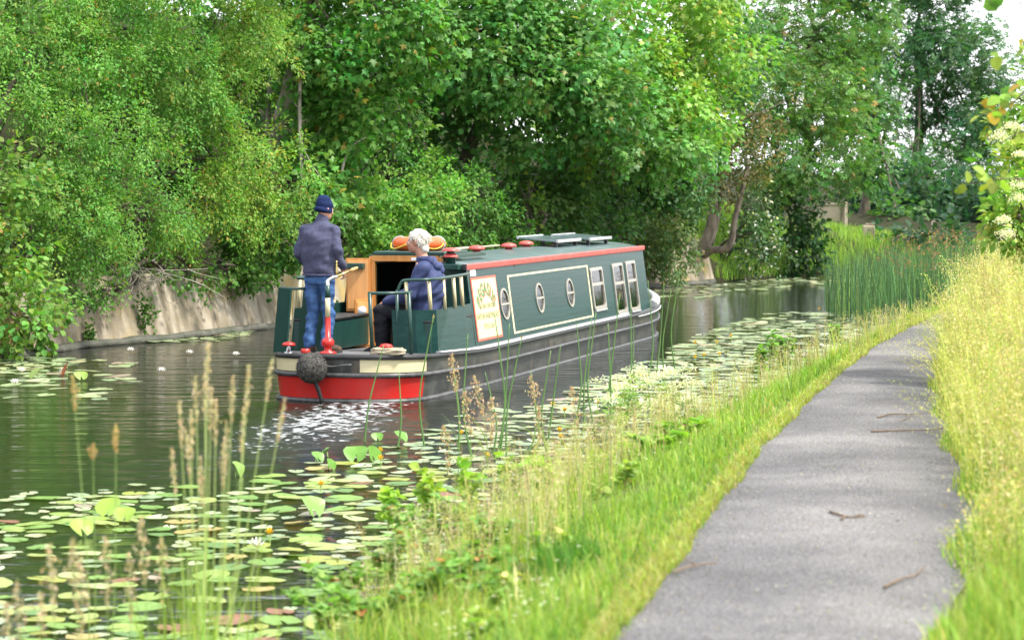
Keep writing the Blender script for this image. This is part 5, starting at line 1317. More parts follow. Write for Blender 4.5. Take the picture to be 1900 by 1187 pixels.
# ragged tufts hanging over the path edges
P, f = scatter(16000, 8.0, 40, lambda y: path_l(y) - 0.10 , lambda y: path_l(y) + 0.02 + 0.015 * np.sin(y * 1.9) + 0.012 * np.sin(y * 4.7), rng, 1.6)
P[:, 2] = 0.735
C = grass_cols(len(P), rng, [G2, (0.40, 0.36, 0.15), (0.36, 0.38, 0.11)], [.35, .35, .3])
blades(acc, P, rng.uniform(0.03, 0.09, len(P)), 0.0025 + 0.00010 * P[:, 1], rng.uniform(0.3, 1.0, len(P)), C, rng)
o = link('verge_grass', acc.mesh('verge_grass'), M['grass']); tag(o, 'bright green verge grass between the water and the towpath', 'grass', kind='stuff')

# right-hand strip: green grass below, tall straw-coloured seeding grass above
rng = np.random.default_rng(102)
acc = Acc()
P, f = scatter(60000, 7.5, 40, lambda y: path_r(y) - 0.06 + 0.07 * np.sin(y * 2.7), lambda y: path_r(y) + 1.9, rng, 1.7)
h = (0.10 + 0.40 * np.clip(f * 2.2, 0, 1)) * np.exp(rng.standard_normal(len(P)) * 0.3)
C = grass_cols(len(P), rng, [G1, G2, (0.45, 0.48, 0.15)], [.45, .35, .2])
blades(acc, P, h, 0.0028 + 0.00011 * P[:, 1], rng.uniform(0.1, 0.6, len(P)), C, rng)
o = link('meadow_grass', acc.mesh('meadow_grass'), M['grass']); tag(o, 'green grass at the foot of the straw-coloured meadow right of the path', 'grass', kind='stuff')
def panicles(acc, base, h, rng, col, n_sp=26, hw=0.05, hl=0.26, sp=0.012, bend=0.25):
    """seeding grass stems: thin bent stalk, open head of small spikelets"""
    n_ = len(base)
    az = rng.random(n_) * 2 * PI; d_ = np.stack([np.cos(az), np.sin(az), np.zeros(n_)], -1)
    b_ = rng.uniform(0.3, 1.0, n_) * bend
    ts = np.array([0, .4, .75, 1.0])
    pts = base[:, None] + d_[:, None] * (b_[:, None] * h[:, None] * ts ** 2)[..., None] + np.array((0, 0, 1.0)) * (h[:, None] * (ts - 0.25 * b_[:, None] * ts ** 3))[..., None]
    sd_ = unit(np.stack([-d_[:, 1], d_[:, 0], np.zeros(n_)], -1) + np.array((0.6, 0, 0)))
    w_ = np.array([.0022, .002, .0016, .0008]) * (1 + base[:, 1:2] * 0.03)
    V = np.stack([pts - sd_[:, None] * w_[..., None], pts + sd_[:, None] * w_[..., None]], 2).reshape(n_, 8, 3)
    q_ = np.array([(0, 1, 3), (0, 3, 2), (2, 3, 5), (2, 5, 4), (4, 5, 7), (4, 7, 6)])
    acc.add(V.reshape(-1, 3), (q_[None] + (np.arange(n_) * 8)[:, None, None]).reshape(-1, 3), np.repeat(col * np.array((.85, .95, .75)), 6, axis=0))
    f = rng.random((n_, n_sp)); tt = 1 - f * (hl / h)[:, None]
    C0 = base[:, None] + d_[:, None] * (b_[:, None] * h[:, None] * tt ** 2)[..., None] + np.array((0, 0, 1.0)) * (h[:, None] * (tt - 0.25 * b_[:, None] * tt ** 3))[..., None]
    C0 = C0 + rng.standard_normal((n_, n_sp, 3)) * (hw * (0.25 + 0.75 * np.sin(np.clip(f, 0.02, 1) * PI)))[..., None] * np.array((1, 1, .5))
    dr_ = unit(rng.standard_normal((n_, n_sp, 3)) + np.array((0, 0, .7))); sd2 = unit(np.cross(dr_, rng.standard_normal((n_, n_sp, 3))))
    k_ = sp * rng.uniform(.7, 1.4, (n_, n_sp, 1))
    V = np.stack([C0 - sd2 * k_ * .33, C0 + sd2 * k_ * .33, C0 + dr_ * k_], 2)
    acc.add(V.reshape(-1, 3), np.arange(n_ * n_sp * 3).reshape(-1, 3), np.repeat(col, n_sp, axis=0) * np.exp(rng.standard_normal((n_ * n_sp, 1)) * .15))
rng = np.random.default_rng(103)
acc = Acc()
P, f = scatter(8000, 10.0, 42, lambda y: path_r(y) + 0.02, lambda y: path_r(y) + 2.2, rng, 1.45)
keep = (f > 0.1) | (rng.random(len(P)) < 0.5); P, f = P[keep], f[keep]
h = (0.85 + 0.45 * np.clip(f * 2.0, 0, 1)) * rng.uniform(.55, 1.15, len(P)) * np.interp(P[:, 1], [9, 12, 15], [0.35, 0.6, 1.0])
C = grass_cols(len(P), rng, [(0.58, 0.50, 0.24), (0.60, 0.51, 0.29), (0.50, 0.50, 0.18), (0.54, 0.42, 0.22)], [.35, .2, .3, .15])
panicles(acc, P, h, rng, C, 40, 0.07, 0.42, 0.0145, 0.35)
P, f = scatter(1100, 13, 38, lambda y: path_r(y) - 0.05, lambda y: path_r(y) + 0.35, rng, 1.2)
panicles(acc, P, rng.uniform(.35, .7, len(P)), rng, grass_cols(len(P), rng, [(0.55, 0.49, 0.2), (0.50, 0.48, 0.18)], [.5, .5]), 26, 0.06, 0.22, 0.011, 0.9)
o = link('straw_grass', acc.mesh('straw_grass'), M['grass']); tag(o, 'tall straw-yellow seeding grass along the right of the path', 'grass', kind='stuff')
# pinkish seeding grass along the water edge
rng = np.random.default_rng(104)
acc = Acc()
P, f = scatter(1600, 11.5, 31, lambda y: bank_x(y) + 0.02, lambda y: bank_x(y) + 1.1, rng, 1.2)
panicles(acc, P, rng.uniform(.22, .55, len(P)) * np.interp(P[:, 1], [12, 22, 31], [1.15, 1.0, .6]), rng, grass_cols(len(P), rng, [(0.56, 0.43, 0.33), (0.52, 0.50, 0.2), (0.48, 0.40, 0.24)], [.4, .4, .2]), 22, 0.03, 0.16, 0.010, 0.3)
o = link('bank_seed_grass', acc.mesh('bank_seed_grass'), M['grass']); tag(o, 'pinkish seeding grass standing along the near water edge', 'grass', kind='stuff')
# clover and daisies in the verge
rng = np.random.default_rng(105)
acc = Acc()
P, f = scatter(420, 9, 36, lambda y: bank_x(y) + 0.7, lambda y: path_l(y) - 0.25, rng, 1.5)
nz_ = value_noise(P[:, 0] * 1.1 + 3, P[:, 1] * 1.1, 33); P = P[nz_ > 0.02]
P[:, 2] += rng.uniform(.13, .26, len(P))
for k_ in range(6):
    a = k_ * PI / 3
    fw = np.tile(np.array((math.cos(a), math.sin(a), 0.5)), (len(P), 1)); stamp(acc, 'simple', P, fw, np.tile(np.array((0, 0, 1.0)), (len(P), 1)), np.full(len(P), .011), leaf_cols(len(P), (0.80, 0.78, 0.68), rng, .06))
o = link('white_clover', acc.mesh('white_clover'), M['grass']); tag(o, 'scattered small white clover flowers in the verge grass', 'flowers', kind='stuff')
# far bank grass: pale slope beyond the leaning tree, and grass at its foot
rng = np.random.default_rng(106)
acc = Acc()
n_ = 20000; y = rng.uniform(62.6, 78, n_); bk = rng.uniform(0.05, 6.0, n_) ** 1.0
idx = np.searchsorted(FP[:, 1], y).clip(1, len(FP) - 2)
x = np.interp(y, FP[:, 1], FP[:, 0]); P = np.stack([x, y], -1) + FN[idx] * bk[:, None]
hgt = np.interp(P[:, 1], [0, 60, 66, 72, 90], [1, 1, 0.7, 0.55, 0.5])
z = np.interp(bk, [0, .12, .5, 1.4], [0, .05, .25, .6]); z = np.where(bk > 1.4, .6 + (bk - 1.4) / 1.6 * (2.2 * np.interp(y, [60, 66, 70, 75], [1, .7, .45, .2]) - .6), z)
P = np.concatenate([P, z[:, None]], 1)
C = grass_cols(n_, rng, [(0.24, 0.40, 0.08), (0.32, 0.45, 0.10), (0.17, 0.32, 0.06)], [.4, .35, .25])
blades(acc, P, rng.uniform(.2, .5, n_), np.full(n_, .010), rng.uniform(.1, .7, n_), C, rng)
o = link('far_bank_grass', acc.mesh('far_bank_grass'), M['grass']); tag(o, 'pale green long grass on the far bank behind the reeds', 'grass', kind='stuff')

# reed bed
rng = np.random.default_rng(107)
acc = Acc()
n_ = 4600; y = rng.uniform(42.5, 60, n_)
wdt = np.interp(y, [42, 46, 52, 60], [1.4, 2.8, 4.0, 4.6])
x = bank_x(y) - 0.1 - wdt * rng.random(n_) ** 1.25
P = np.stack([x, y, np.full(n_, -0.25)], -1)
edge = np.clip((bank_x(y) + 0.3 - x) / wdt, 0, 1)
h = (1.75 - 0.25 * edge ** 3) * rng.uniform(.70, 1.08, n_)
C = grass_cols(n_, rng, [(0.075, 0.15, 0.09), (0.11, 0.20, 0.095), (0.19, 0.29, 0.10)], [.5, .33, .17])
C *= np.exp(rng.standard_normal((n_, 1)) * .4); blades(acc, P, h, np.full(n_, .0065), rng.uniform(.02, .24, n_), C, rng)
k_ = (rng.random(n_) < 0.08) & (edge < .8)
tp = P[k_] + np.array((0, 0, 1.0)) * (h[k_] * 0.97)[:, None]
for s in range(4): stamp(acc, 'simple', tp + rng.standard_normal(tp.shape) * .035, rng.standard_normal(tp.shape), rng.standard_normal(tp.shape), rng.uniform(.04, .07, len(tp)), leaf_cols(len(tp), (0.26, 0.16, 0.09), rng, .2))
o = link('reed_bed', acc.mesh('reed_bed'), M['grass']); tag(o, 'dense dark green reed bed with brown tops standing in the water', 'reeds', kind='stuff')

# ------------------------------------------------------------------ lily pads
def pad_mesh(k_, rng, col):
    n_ = 15; a = np.linspace(0.16, 2 * PI - 0.16, n_)
    r_ = 1 + 0.07 * np.sin(a * 3 + rng.random() * 6) + rng.standard_normal(n_) * .05
    curl = np.clip(np.sin(a + rng.random() * 6), 0, 1) ** 2 * rng.uniform(0, .12) + rng.standard_normal(n_) * .012
    V = [(0, 0, 0)] + [(math.cos(t_) * q_ * .55, math.sin(t_) * q_ * .55, .005) for t_, q_ in zip(a, r_)] + [(math.cos(t_) * q_ * 1.12, math.sin(t_) * q_ * .9, c_) for t_, q_, c_ in zip(a, r_, curl)]
    T = [(0, 1 + j, 2 + j) for j in range(n_ - 1)]
    for j in range(n_ - 1): T += [(1 + j, 1 + n_ + j, 2 + n_ + j), (1 + j, 2 + n_ + j, 2 + j)]
    C = np.array(col) * np.exp(rng.standard_normal((len(T), 1)) * .07)
    return np.array(V), np.array(T), C
PADC = [(0.15, 0.27, 0.04), (0.22, 0.32, 0.055), (0.13, 0.25, 0.04), (0.26, 0.32, 0.08), (0.32, 0.36, 0.14), (0.27, 0.31, 0.05), (0.10, 0.20, 0.045), (0.36, 0.28, 0.09), (0.22, 0.10, 0.05), (0.34, 0.42, 0.17)]
prng = np.random.default_rng(55)
PADS = [pad_mesh(k_, prng, PADC[k_]) for k_ in range(10)]
PW = np.array([.15, .16, .13, .13, .08, .09, .1, .05, .03, .08])
cand = []
def inside_boat(x, y, mrg=0.12):
    q_ = np.array((x, y)) - STERN; a = q_ @ _d; w_ = abs(q_ @ _r)
    return -0.3 < a < 15.8 and w_ < half(min(max(a, 0.3), 15.5)) + mrg
def try_pads(n_, y0, y1, xf0, xf1, rmin, rmax, mask=None, gap=0.72, pw=1.0):
    tries = 0; got = 0
    while got < n_ and tries < n_ * 12:
        tries += 1
        y = y0 + (y1 - y0) * prng.random() ** pw; x = xf0(y) + (xf1(y) - xf0(y)) * prng.random(); r_ = prng.uniform(rmin, rmax)
        if x > bank_x(y) - 0.02 or inside_boat(x, y): continue
        if mask is not None and prng.random() > mask(x, y): continue
        cell = (int(x), int(y)); bad = False
        for ix in (-1, 0, 1):
            for iy in (-1, 0, 1):
                for (x2, y2, r2) in grid_.get((cell[0] + ix, cell[1] + iy), ()):
                    if (x - x2) ** 2 + (y - y2) ** 2 < ((r_ + r2) * gap) ** 2: bad = True; break
                if bad: break
            if bad: break
        if bad: continue
        grid_.setdefault(cell, []).append((x, y, r_)); cand.append((x, y, r_)); got += 1
grid_ = {}
def near_mask(x, y):
    m_ = 1.0 - wake_mask(np.array(x), np.array(y)) * 1.6
    lim = np.interp(y, [12, 17.2, 19.0, 20.3, 22, 25.3, 27], [-9, -7.5, -4.0, -2.3, -1.55, -0.75, 0.2])
    m_ = min(m_, np.clip((x - lim) / 0.7, 0, 1))
    return m_ * (0.15 + 0.85 * (value_noise(np.array([x * 1.1 + 20]), np.array([y * .55]), 71)[0] > -0.14))
try_pads(860, 11.5, 27, lambda y: -0.215 * y - 0.3, bank_x, .045, .135, near_mask, 0.74)
def right_mask(x, y): return 0.15 + 0.85 * (value_noise(np.array([x * .6 + 20]), np.array([y * .4]), 72)[0] > -0.2)
try_pads(1050, 24.5, 47, lambda y: np.interp(y, [24.5, 30, 41, 47], [-0.2, 1.0, 3.4, 5.0]), bank_x, .075, .15, right_mask, 0.66)
try_pads(70, 27.5, 33.5, lambda y: -0.22 * y - .5, lambda y: -0.155 * y, .09, .16, lambda x, y: 0.9, .7)
try_pads(90, 33, 42, lambda y: np.interp(y, FAR[:, 1], FAR[:, 0]) + .2, lambda y: np.interp(y, FAR[:, 1], FAR[:, 0]) + 1.6, .08, .14, lambda x, y: 0.6 * (value_noise(np.array([x * .5]), np.array([y * .3 + 9]), 73)[0] > 0), .8)
try_pads(170, 52, 66, lambda y: np.interp(y, FAR[:, 1], FAR[:, 0]) + .3, lambda y: np.interp(y, FAR[:, 1], FAR[:, 0]) + 3.2, .10, .16, lambda x, y: 0.8, .7)
in_view = [c_ for c_ in cand if abs(c_[0]) < 0.2125 * c_[1] + .1 and 243.5 + FPX * 2.43 / c_[1] < 1187 + 120]
in_view.sort(key=lambda c_: -(c_[2] ** 2) / c_[1] ** 3)
PAD_ME = []
PADN = ['mid green', 'pale green', 'green', 'pale yellowish', 'cream-green', 'yellow-green', 'dark green', 'tan', 'reddish brown', 'light green']
for V, T, C in PADS:
    me = np_mesh('lily_pad', V, T, C, True); me.materials.append(M['pad']); PAD_ME.append(me)
chosen = in_view[:300]; cset = set(chosen)
for x, y, r_ in chosen:
    o = link('lily_pad', PAD_ME[prng.choice(10, p=PW)], None, None, (x, y, prng.uniform(.006, .018)), (prng.normal() * .028, prng.normal() * .028, prng.random() * 6.28))
    o.scale = (r_,) * 3
    u_ = 950 + FPX * x / y
    where = ('at the bottom left corner' if u_ < 300 and y < 15.5 else 'among the foreground grass stems' if u_ < 520 and y < 19 else 'beside the brambles' if y < 19 else 'near the far left bank' if u_ < 300 else 'behind the boat stern' if y < 25 else 'beside the boat hull')
    tag(o, '%s %s lily pad floating %s' % ('large' if r_ > .105 else 'small' if r_ < .08 else 'medium', PADN[PAD_ME.index(o.data)], where), 'lily pad', 'lily pads on the near water')
acc = Acc()
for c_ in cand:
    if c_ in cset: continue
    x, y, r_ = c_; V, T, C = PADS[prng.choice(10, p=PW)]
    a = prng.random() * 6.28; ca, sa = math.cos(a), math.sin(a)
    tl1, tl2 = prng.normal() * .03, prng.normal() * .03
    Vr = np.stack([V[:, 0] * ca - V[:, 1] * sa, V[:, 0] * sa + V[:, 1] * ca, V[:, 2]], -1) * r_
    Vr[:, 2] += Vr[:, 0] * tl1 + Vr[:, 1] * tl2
    acc.add(Vr + np.array((x, y, prng.uniform(.006, .022))), T, C * .6 + np.array((.16, .17, .14)))  # colours lifted towards pale grey to paint in a silvery sky sheen
o = link('distant_lily_pads', acc.mesh('distant_lily_pads', True), M['sky_sheen_pad']); tag(o, 'mass of small lily pads further along the canal', 'lily pads', kind='stuff')
# leaves standing out of the water
def upright_leaf(u, v, size, tilt, yaw, col, label, group=None):
    p = at_height(u, v, 0.0)
    n_ = 13; a = np.linspace(0.2, 2 * PI - .2, n_)
    size *= .72; kx = math.sin(u * 7.1) * .5
    V = np.array([(0, 0, 0)] + [(math.cos(t_ - PI / 2) * (1.05 + .08 * math.sin(3 * t_ + kx * 5)), math.sin(t_ - PI / 2) * .9, .42 * math.cos(t_ - PI / 2) ** 2 - .25 * math.sin(t_ - PI / 2) ** 2 * kx + .05 * math.sin(5 * t_)) for t_ in a]) * size
    tilt = 1.05 + .3 * math.sin(u * 3.3); yaw += 1.1 * math.sin(u * 5.7)
    T = np.array([(0, 1 + j, 2 + j) for j in range(n_ - 1)])
    root = empty('raised_lily_leaf', (p[0], p[1], 0), yaw, label, 'lily leaf', group)
    lf = link('leaf', np_mesh('leaf', V, T, np.array(col) * np.ones((len(T), 1)), True), M['pad'], root, (0, 0, size * .72), (tilt, 0, 0))
    tube_obj('stalk', [(0, 0.02, -.05), (0, .01, size * .72)], .006, M['grass_stem'], root, 6)
M['grass_stem'] = pmat('green_stem', (0.17, 0.27, 0.06), (0.22, 0.33, 0.08), 8, 0.6)
M['straw_stem'] = pmat('straw_stem', (0.46, 0.36, 0.20), (0.38, 0.28, 0.14), 8, 0.8)
lg = 'broad green lily leaf standing up out of the water behind the boat'
for (u, v, s, ti, ya) in ((588, 858, .10, 1.0, .5), (605, 848, .09, 1.25, -.6), (662, 858, .15, .85, .2), (690, 855, .12, 1.4, 1.3), (612, 872, .09, .9, .1), (700, 818, .08, .8, .0), (742, 822, .12, .9, .3)):
    upright_leaf(u, v, s, ti, ya, (0.12, 0.27, 0.035), lg, 'raised lily leaves behind the boat')
upright_leaf(578, 958, .15, .8, .1, (0.17, 0.32, 0.06), 'largest raised lily leaf, folded, on the near pads')
upright_leaf(440, 884, .12, .7, .4, (0.2, 0.34, 0.07), 'pale raised lily leaf at the edge of the pads by the wake')
for (u, v, s) in ((205, 960, .14), (232, 968, .11), (150, 995, .12)):
    upright_leaf(u, v, s, .75, random.uniform(-.5, .5), (0.24, 0.36, 0.05), 'yellow-green raised lily leaf among the lower left pads', 'raised lily leaves lower left')
for (u, v, s, c_) in ((122, 700, .16, (0.35, 0.10, 0.05)), (68, 705, .15, (0.18, 0.26, 0.05)), (150, 706, .12, (0.2, 0.3, 0.05))):
    upright_leaf(u, v, s, .8, random.uniform(-.5, .5), c_, 'reddish raised lily leaf by the far left bank' if c_[0] > .3 else 'green raised lily leaf by the far left bank', None if c_[0] > .3 else 'raised lily leaves by the far left bank')
# flowers
M['petal_white'] = pmat('white_petal', (0.85, 0.84, 0.78), (0.8, 0.78, 0.7), 20, 0.6)
M['petal_yellow'] = pmat('yellow_petal', (0.80, 0.52, 0.03), (0.75, 0.45, 0.02), 20, 0.5)
def petal_mesh(n_, r_, lift, w_):
    V, T = [], []
    for ring_, (rr, lf) in enumerate(((1.0, lift), (0.65, lift * 1.5))):
        for k_ in range(n_):
            a = 2 * PI * (k_ + .5 * ring_) / n_; d_ = np.array((math.cos(a), math.sin(a), 0)); s_ = np.array((-math.sin(a), math.cos(a), 0)); b0 = len(V)
            V += [d_ * .05 * r_, d_ * .55 * rr * r_ + s_ * w_ * r_ + np.array((0, 0, lf * .45 * r_)), d_ * rr * r_ + np.array((0, 0, lf * r_)), d_ * .55 * rr * r_ - s_ * w_ * r_ + np.array((0, 0, lf * .45 * r_))]
            T += [(b0, b0 + 1, b0 + 2), (b0, b0 + 2, b0 + 3)]
    return np_mesh('petals', np.array(V), np.array(T))
WP = petal_mesh(8, .065, .7, .2); WP.materials.append(M['petal_white']); YP = petal_mesh(5, .032, 1.1, .42); YP.materials.append(M['petal_yellow'])
V, T = ellipsoid((0, 0, .015), (.014, .014, .016), None, 8, 6); CT_ME = np_mesh('centre', V, T, None, True); CT_ME.materials.append(M['petal_yellow'])
for (u, v) in ((243, 652), (438, 660), (352, 657), (40, 690), (28, 712), (118, 692), (1346, 531), (545, 642), (300, 690), (476, 1015)):
    p = at_height(u, v, .03); r0 = empty('white_water_lily', p, random.random() * 6, 'open white water lily flower beside floating pads', 'water lily', 'white water lilies'); link('petals', WP, None, r0); link('centre', CT_ME, None, r0)
for (u, v) in ((706, 838), (706, 852), (1026, 752), (1048, 762), (1038, 800), (1108, 748), (1290, 637), (1330, 636), (1356, 625), (1306, 660), (1335, 658), (1290, 664), (1283, 712), (905, 848), (596, 900), (1520, 574), (1040, 812), (500, 990), (855, 805)):
    p = at_height(u, v, .07); r0 = empty('yellow_water_lily', (p[0], p[1], 0), random.random() * 6, 'small yellow water lily bud held above the pads', 'water lily', 'yellow water lily buds')
    link('petals', YP, None, r0, (0, 0, .065)); tube_obj('stalk', [(0, 0, -.08), (0.005, 0, .07)], .005, M['grass_stem'], r0, 5)
# ------------------------------------------------------------------ single plants on the banks
def seed_stem(name, base, tip, label, cat, group, head=0.22, hw=0.02, col=(0.50, 0.34, 0.20), r_=0.0026, n_sp=110, seed=0, bow=0.06, leaves=2, sp=0.014, stem='grass_stem'):
    rg = np.random.default_rng(seed)
    base = np.array(base, float); tip = np.array(tip, float)
    root = empty(name, base, 0, label, cat, group)
    d_ = tip - base; side_ = unit(np.cross(d_, (0, 1.0, 0)) + 1e-6)
    pts = [np.zeros(3), d_ * .4 - side_ * bow * .6, d_ * .75 - side_ * bow * .3, d_]
    pp = smooth_path(pts, 14)
    tube_obj('stem', pp, np.linspace(r_, r_ * .4, 14), M[stem], root, 5)
    ln = np.linalg.norm(d_); f = rg.random(n_sp) * (head / ln)
    if n_sp:
        idx = (1 - f) * 13; i0 = np.clip(idx.astype(int), 0, 12); C0 = pp[i0] + (pp[i0 + 1] - pp[i0]) * (idx - i0)[:, None]
        k_ = f / (head / ln)
        C0 = C0 + rg.standard_normal((n_sp, 3)) * (hw * np.sin(np.clip(k_, .06, .96) * PI))[:, None] * np.array((1, 1, .6))
        ax = unit(d_)
        fw = ax + rg.standard_normal((n_sp, 3)) * .35
        ac = Acc(); stamp(ac, 'simple', C0, fw, rg.standard_normal((n_sp, 3)), sp * rg.uniform(.7, 1.4, n_sp), leaf_cols(n_sp, col, rg, .2))
        tag(link('seed_head', ac.mesh('seed_head'), M['grass'], root), kind='stuff')
    for k_ in range(leaves):
        f0 = rg.uniform(.05, .35); p0 = pp[int(f0 * 13)]; a = rg.uniform(0, 6.28); L_ = rg.uniform(.25, .5)
        dd = np.array((math.cos(a) * .35, math.sin(a) * .35, 1)); 
        ac = Acc(); rows_ = [p0 + dd * L_ * t_ + np.array((math.cos(a), math.sin(a), -.6)) * L_ * .5 * t_ ** 2.5 for t_ in np.linspace(0, 1, 7)]
        sw = np.array((-math.sin(a), math.cos(a), 0)) * .35 + np.array((.7, 0, 0)); w_ = .0045 * (1 - np.linspace(0, 1, 7) ** 2) + .0004
        V = np.concatenate([np.array(rows_) - sw * w_[:, None], np.array(rows_) + sw * w_[:, None]]); T = [(j, j + 1, j + 8) for j in range(6)] + [(j, j + 8, j + 7) for j in range(6)]
        ac.add(V, T, (0.22, 0.33, 0.07)); link('blade', ac.mesh('blade'), M['grass'], root)
    return root
M['bright_stem'] = pmat('bright_stem', (0.30, 0.40, 0.10), (0.36, 0.44, 0.14), 8, 0.6)
FG = [(330, 385, 640), (345, 362, 700), (318, 332, 745), (360, 345, 800), (372, 400, 745), (390, 432, 700), (405, 462, 680), (400, 505, 665), (415, 528, 742), (380, 415, 820), (300, 355, 760), (350, 380, 690), (430, 452, 760), (365, 372, 850), (340, 392, 720), (395, 420, 780), (310, 318, 830)]
for k_, (ub, ut, vt) in enumerate(FG):
    y = 9.3 + 0.9 * ((k_ * 37) % 10) / 10
    b_ = at_depth(362 + (ub - 362) * .55, 1190, y); b_[2] = 0.25
    seed_stem('seeding_grass', b_, at_depth(ut, vt, y + .15), 'tan-headed grass stem in the blurred clump at the lower left', 'grass stem', 'foreground grass clump', .27, .0065, (0.60, 0.46, 0.33), .0034, 110, 300 + k_, .05, 1, .012, 'bright_stem')
for k_, (ub, ut, vt, hd) in enumerate([(165, 135, 700, .20), (190, 215, 790, .16), (160, 172, 828, .08)]):
    b_ = at_depth(ub, 1250, 9.8); b_[2] = .2
    seed_stem('seeding_grass', b_, at_depth(ut, vt, 9.9), ['tall lone tan grass spike at the far lower left', 'lone grass spike right of the tallest lower-left one', 'short drooping grass spike between the lower-left lone ones'][k_], 'grass stem', None, hd, .008, (0.50, 0.36, 0.17), .0032, 110, 340 + k_, .04, 0, .013)
for k_, (ub, ut, vt) in enumerate([(40, 30, 1080), (100, 92, 1010), (140, 135, 1000), (135, 150, 1040), (20, 12, 1120), (190, 195, 1000), (270, 262, 960), (60, 75, 1100), (230, 240, 1030), (290, 300, 1000)]):
    y = 8.4 + .15 * k_
    b_ = at_depth(ub, 1300, y); b_[2] = .2
    seed_stem('pale_grass_stem', b_, at_depth(ut, vt, y), 'short pale feathery grass stem at the lower left corner', 'grass stem', 'pale stems lower left', .35, .017, (0.60, 0.47, 0.34), .0026, 130, 360 + k_, .03, 1, .015)
# bright blades of the same clump
rng = np.random.default_rng(400)
acc = Acc()
n_ = 150; P = np.stack([rng.uniform(-1.75, -1.0, n_) , rng.uniform(8.7, 10.4, n_), np.full(n_, .15)], -1)
P[:, 0] = P[:, 1] * rng.normal(-0.131, 0.012, n_)
blades(acc, P, rng.uniform(.5, 1.05, n_), rng.uniform(.003, .0055, n_), rng.uniform(.03, .22, n_), grass_cols(n_, rng, [(0.25, 0.38, 0.06), (0.32, 0.42, 0.09)], [.6, .4]), rng)
o = link('grass_tuft', acc.mesh('grass_tuft'), M['grass']); tag(o, 'blurred bright green blades at the foot of the lower-left clump', 'grass tuft')
# slim rushes standing at the water edge in front of the boat
M['rush'] = pmat('rush_green', (0.07, 0.16, 0.035), (0.11, 0.22, 0.05), 6, 0.55)
RUSH = [(790, 830, 805, 585), (735, 830, 740, 690), (675, 820, 712, 640), (918, 850, 918, 585), (925, 848, 945, 600), (940, 850, 968, 625), (912, 840, 900, 690), (1012, 835, 1040, 640), (1018, 840, 1022, 650), (1118, 845, 1128, 600), (1122, 835, 1150, 545), (1108, 800, 1106, 580), (1160, 790, 1170, 560), (1085, 790, 1098, 590), (1195, 720, 1202, 520), (1215, 700, 1232, 525), (1232, 690, 1245, 540), (1062, 790, 1070, 600), (1005, 820, 985, 690), (880, 850, 868, 620), (960, 845, 1000, 760), (1180, 720, 1176, 600), (1255, 690, 1262, 500), (850, 830, 838, 660)]
for k_, (ub, vb, ut, vt) in enumerate(RUSH):
    b_ = at_height(ub, vb, 0.0); y = min(b_[1], 24.6) if ub < 1150 else b_[1]
    b_ = at_depth(ub, vb, y); b_[2] = -0.1
    seed_stem('rush_stem', b_, at_depth(ut, vt, y + .1), 'slim dark green rush standing between the bank and the boat', 'rush', 'rushes in front of the boat', .05, .006, (0.40, 0.24, 0.10), .0105, 8 if k_ % 5 == 0 else 0, 420 + k_, ((k_ * 29) % 11 - 5) * .03, 0, .02, 'rush')
for k_, (ub, vb, ut, vt) in enumerate([(850, 880, 838, 660), (905, 870, 880, 700), (985, 860, 1000, 760), (870, 890, 862, 730), (895, 900, 912, 740), (830, 880, 822, 790), (1000, 850, 985, 700), (1070, 840, 1060, 720)]):
    b_ = at_height(ub, vb, .2)
    seed_stem('feathery_grass', b_, at_depth(ut, vt, b_[1]), 'pinkish feathery grass head rising in front of the black hull', 'grass stem', 'feathery grass in front of the hull', .38, .03, (0.55, 0.38, 0.28), .003, 120, 460 + k_, .05, 1, .022)
# leafy herbs on the near bank
def herb(name, label, cat, u, v, z, hgt, wid, kind, leaf, col, n_, seed, group=None, tip=None, tipf=.1, up=.7, mat='leaf'):
    p = at_height(u, v, z); rg = np.random.default_rng(seed)
    root = empty(name, p, 0, label, cat, group); ac = Acc(); sa = Acc()
    ns = max(3, int(wid * 16))
    for s_ in range(ns):
        a = rg.uniform(0, 6.28); ln = rg.uniform(.55, 1.05); e = np.array((math.cos(a) * wid * rg.uniform(.2, 1), math.sin(a) * wid * rg.uniform(.2, 1), hgt * ln))
        pp = smooth_path([np.zeros(3), e * np.array((.3, .3, .6)), e], 8)
        V, T = tube(pp, np.linspace(.004, .0015, 8), 4, cap=False); sa.add(V, T, (.15, .2, .06))
        k_ = n_ // ns; t_ = rg.uniform(.25, 1, k_); pos = pp[(t_ * 7).astype(int)] + rg.standard_normal((k_, 3)) * .012
        az = rg.uniform(0, 6.28, k_); fw = np.stack([np.cos(az), np.sin(az), rg.uniform(-.3, .5, k_)], -1)
        stamp(ac, kind, pos, fw, np.array((0, 0, up)) + rg.standard_normal((k_, 3)) * .35, leaf * rg.uniform(.6, 1.25, k_), leaf_cols(k_, col, rg, .18, tip, tipf))
    link('leaves', ac.mesh('leaves'), M[mat], root); link('stems', sa.mesh('stems', True), M['grass_stem'], root)
    return root
BR = [(640, 1140, 0.25, .30, .35), (720, 1080, .3, .32, .35), (790, 1130, .4, .30, .35), (690, 1165, .35, .28, .35), (850, 1090, .45, .28, .3), (760, 1030, .3, .35, .32), (900, 1030, .45, .28, .3), (610, 1180, .2, .26, .3), (830, 1010, .35, .34, .3), (930, 1120, .5, .2, .3)]
for k_, (u, v, z, h_, w_) in enumerate(BR):
    herb('bramble', 'low leafy bramble clump with reddish leaves on the near bank', 'bramble', u, v, z, h_, w_, 'broad', .058, (0.20, 0.35, 0.08), 170, 500 + k_, 'brambles on the near bank', (0.42, 0.14, 0.07), .025, .7)
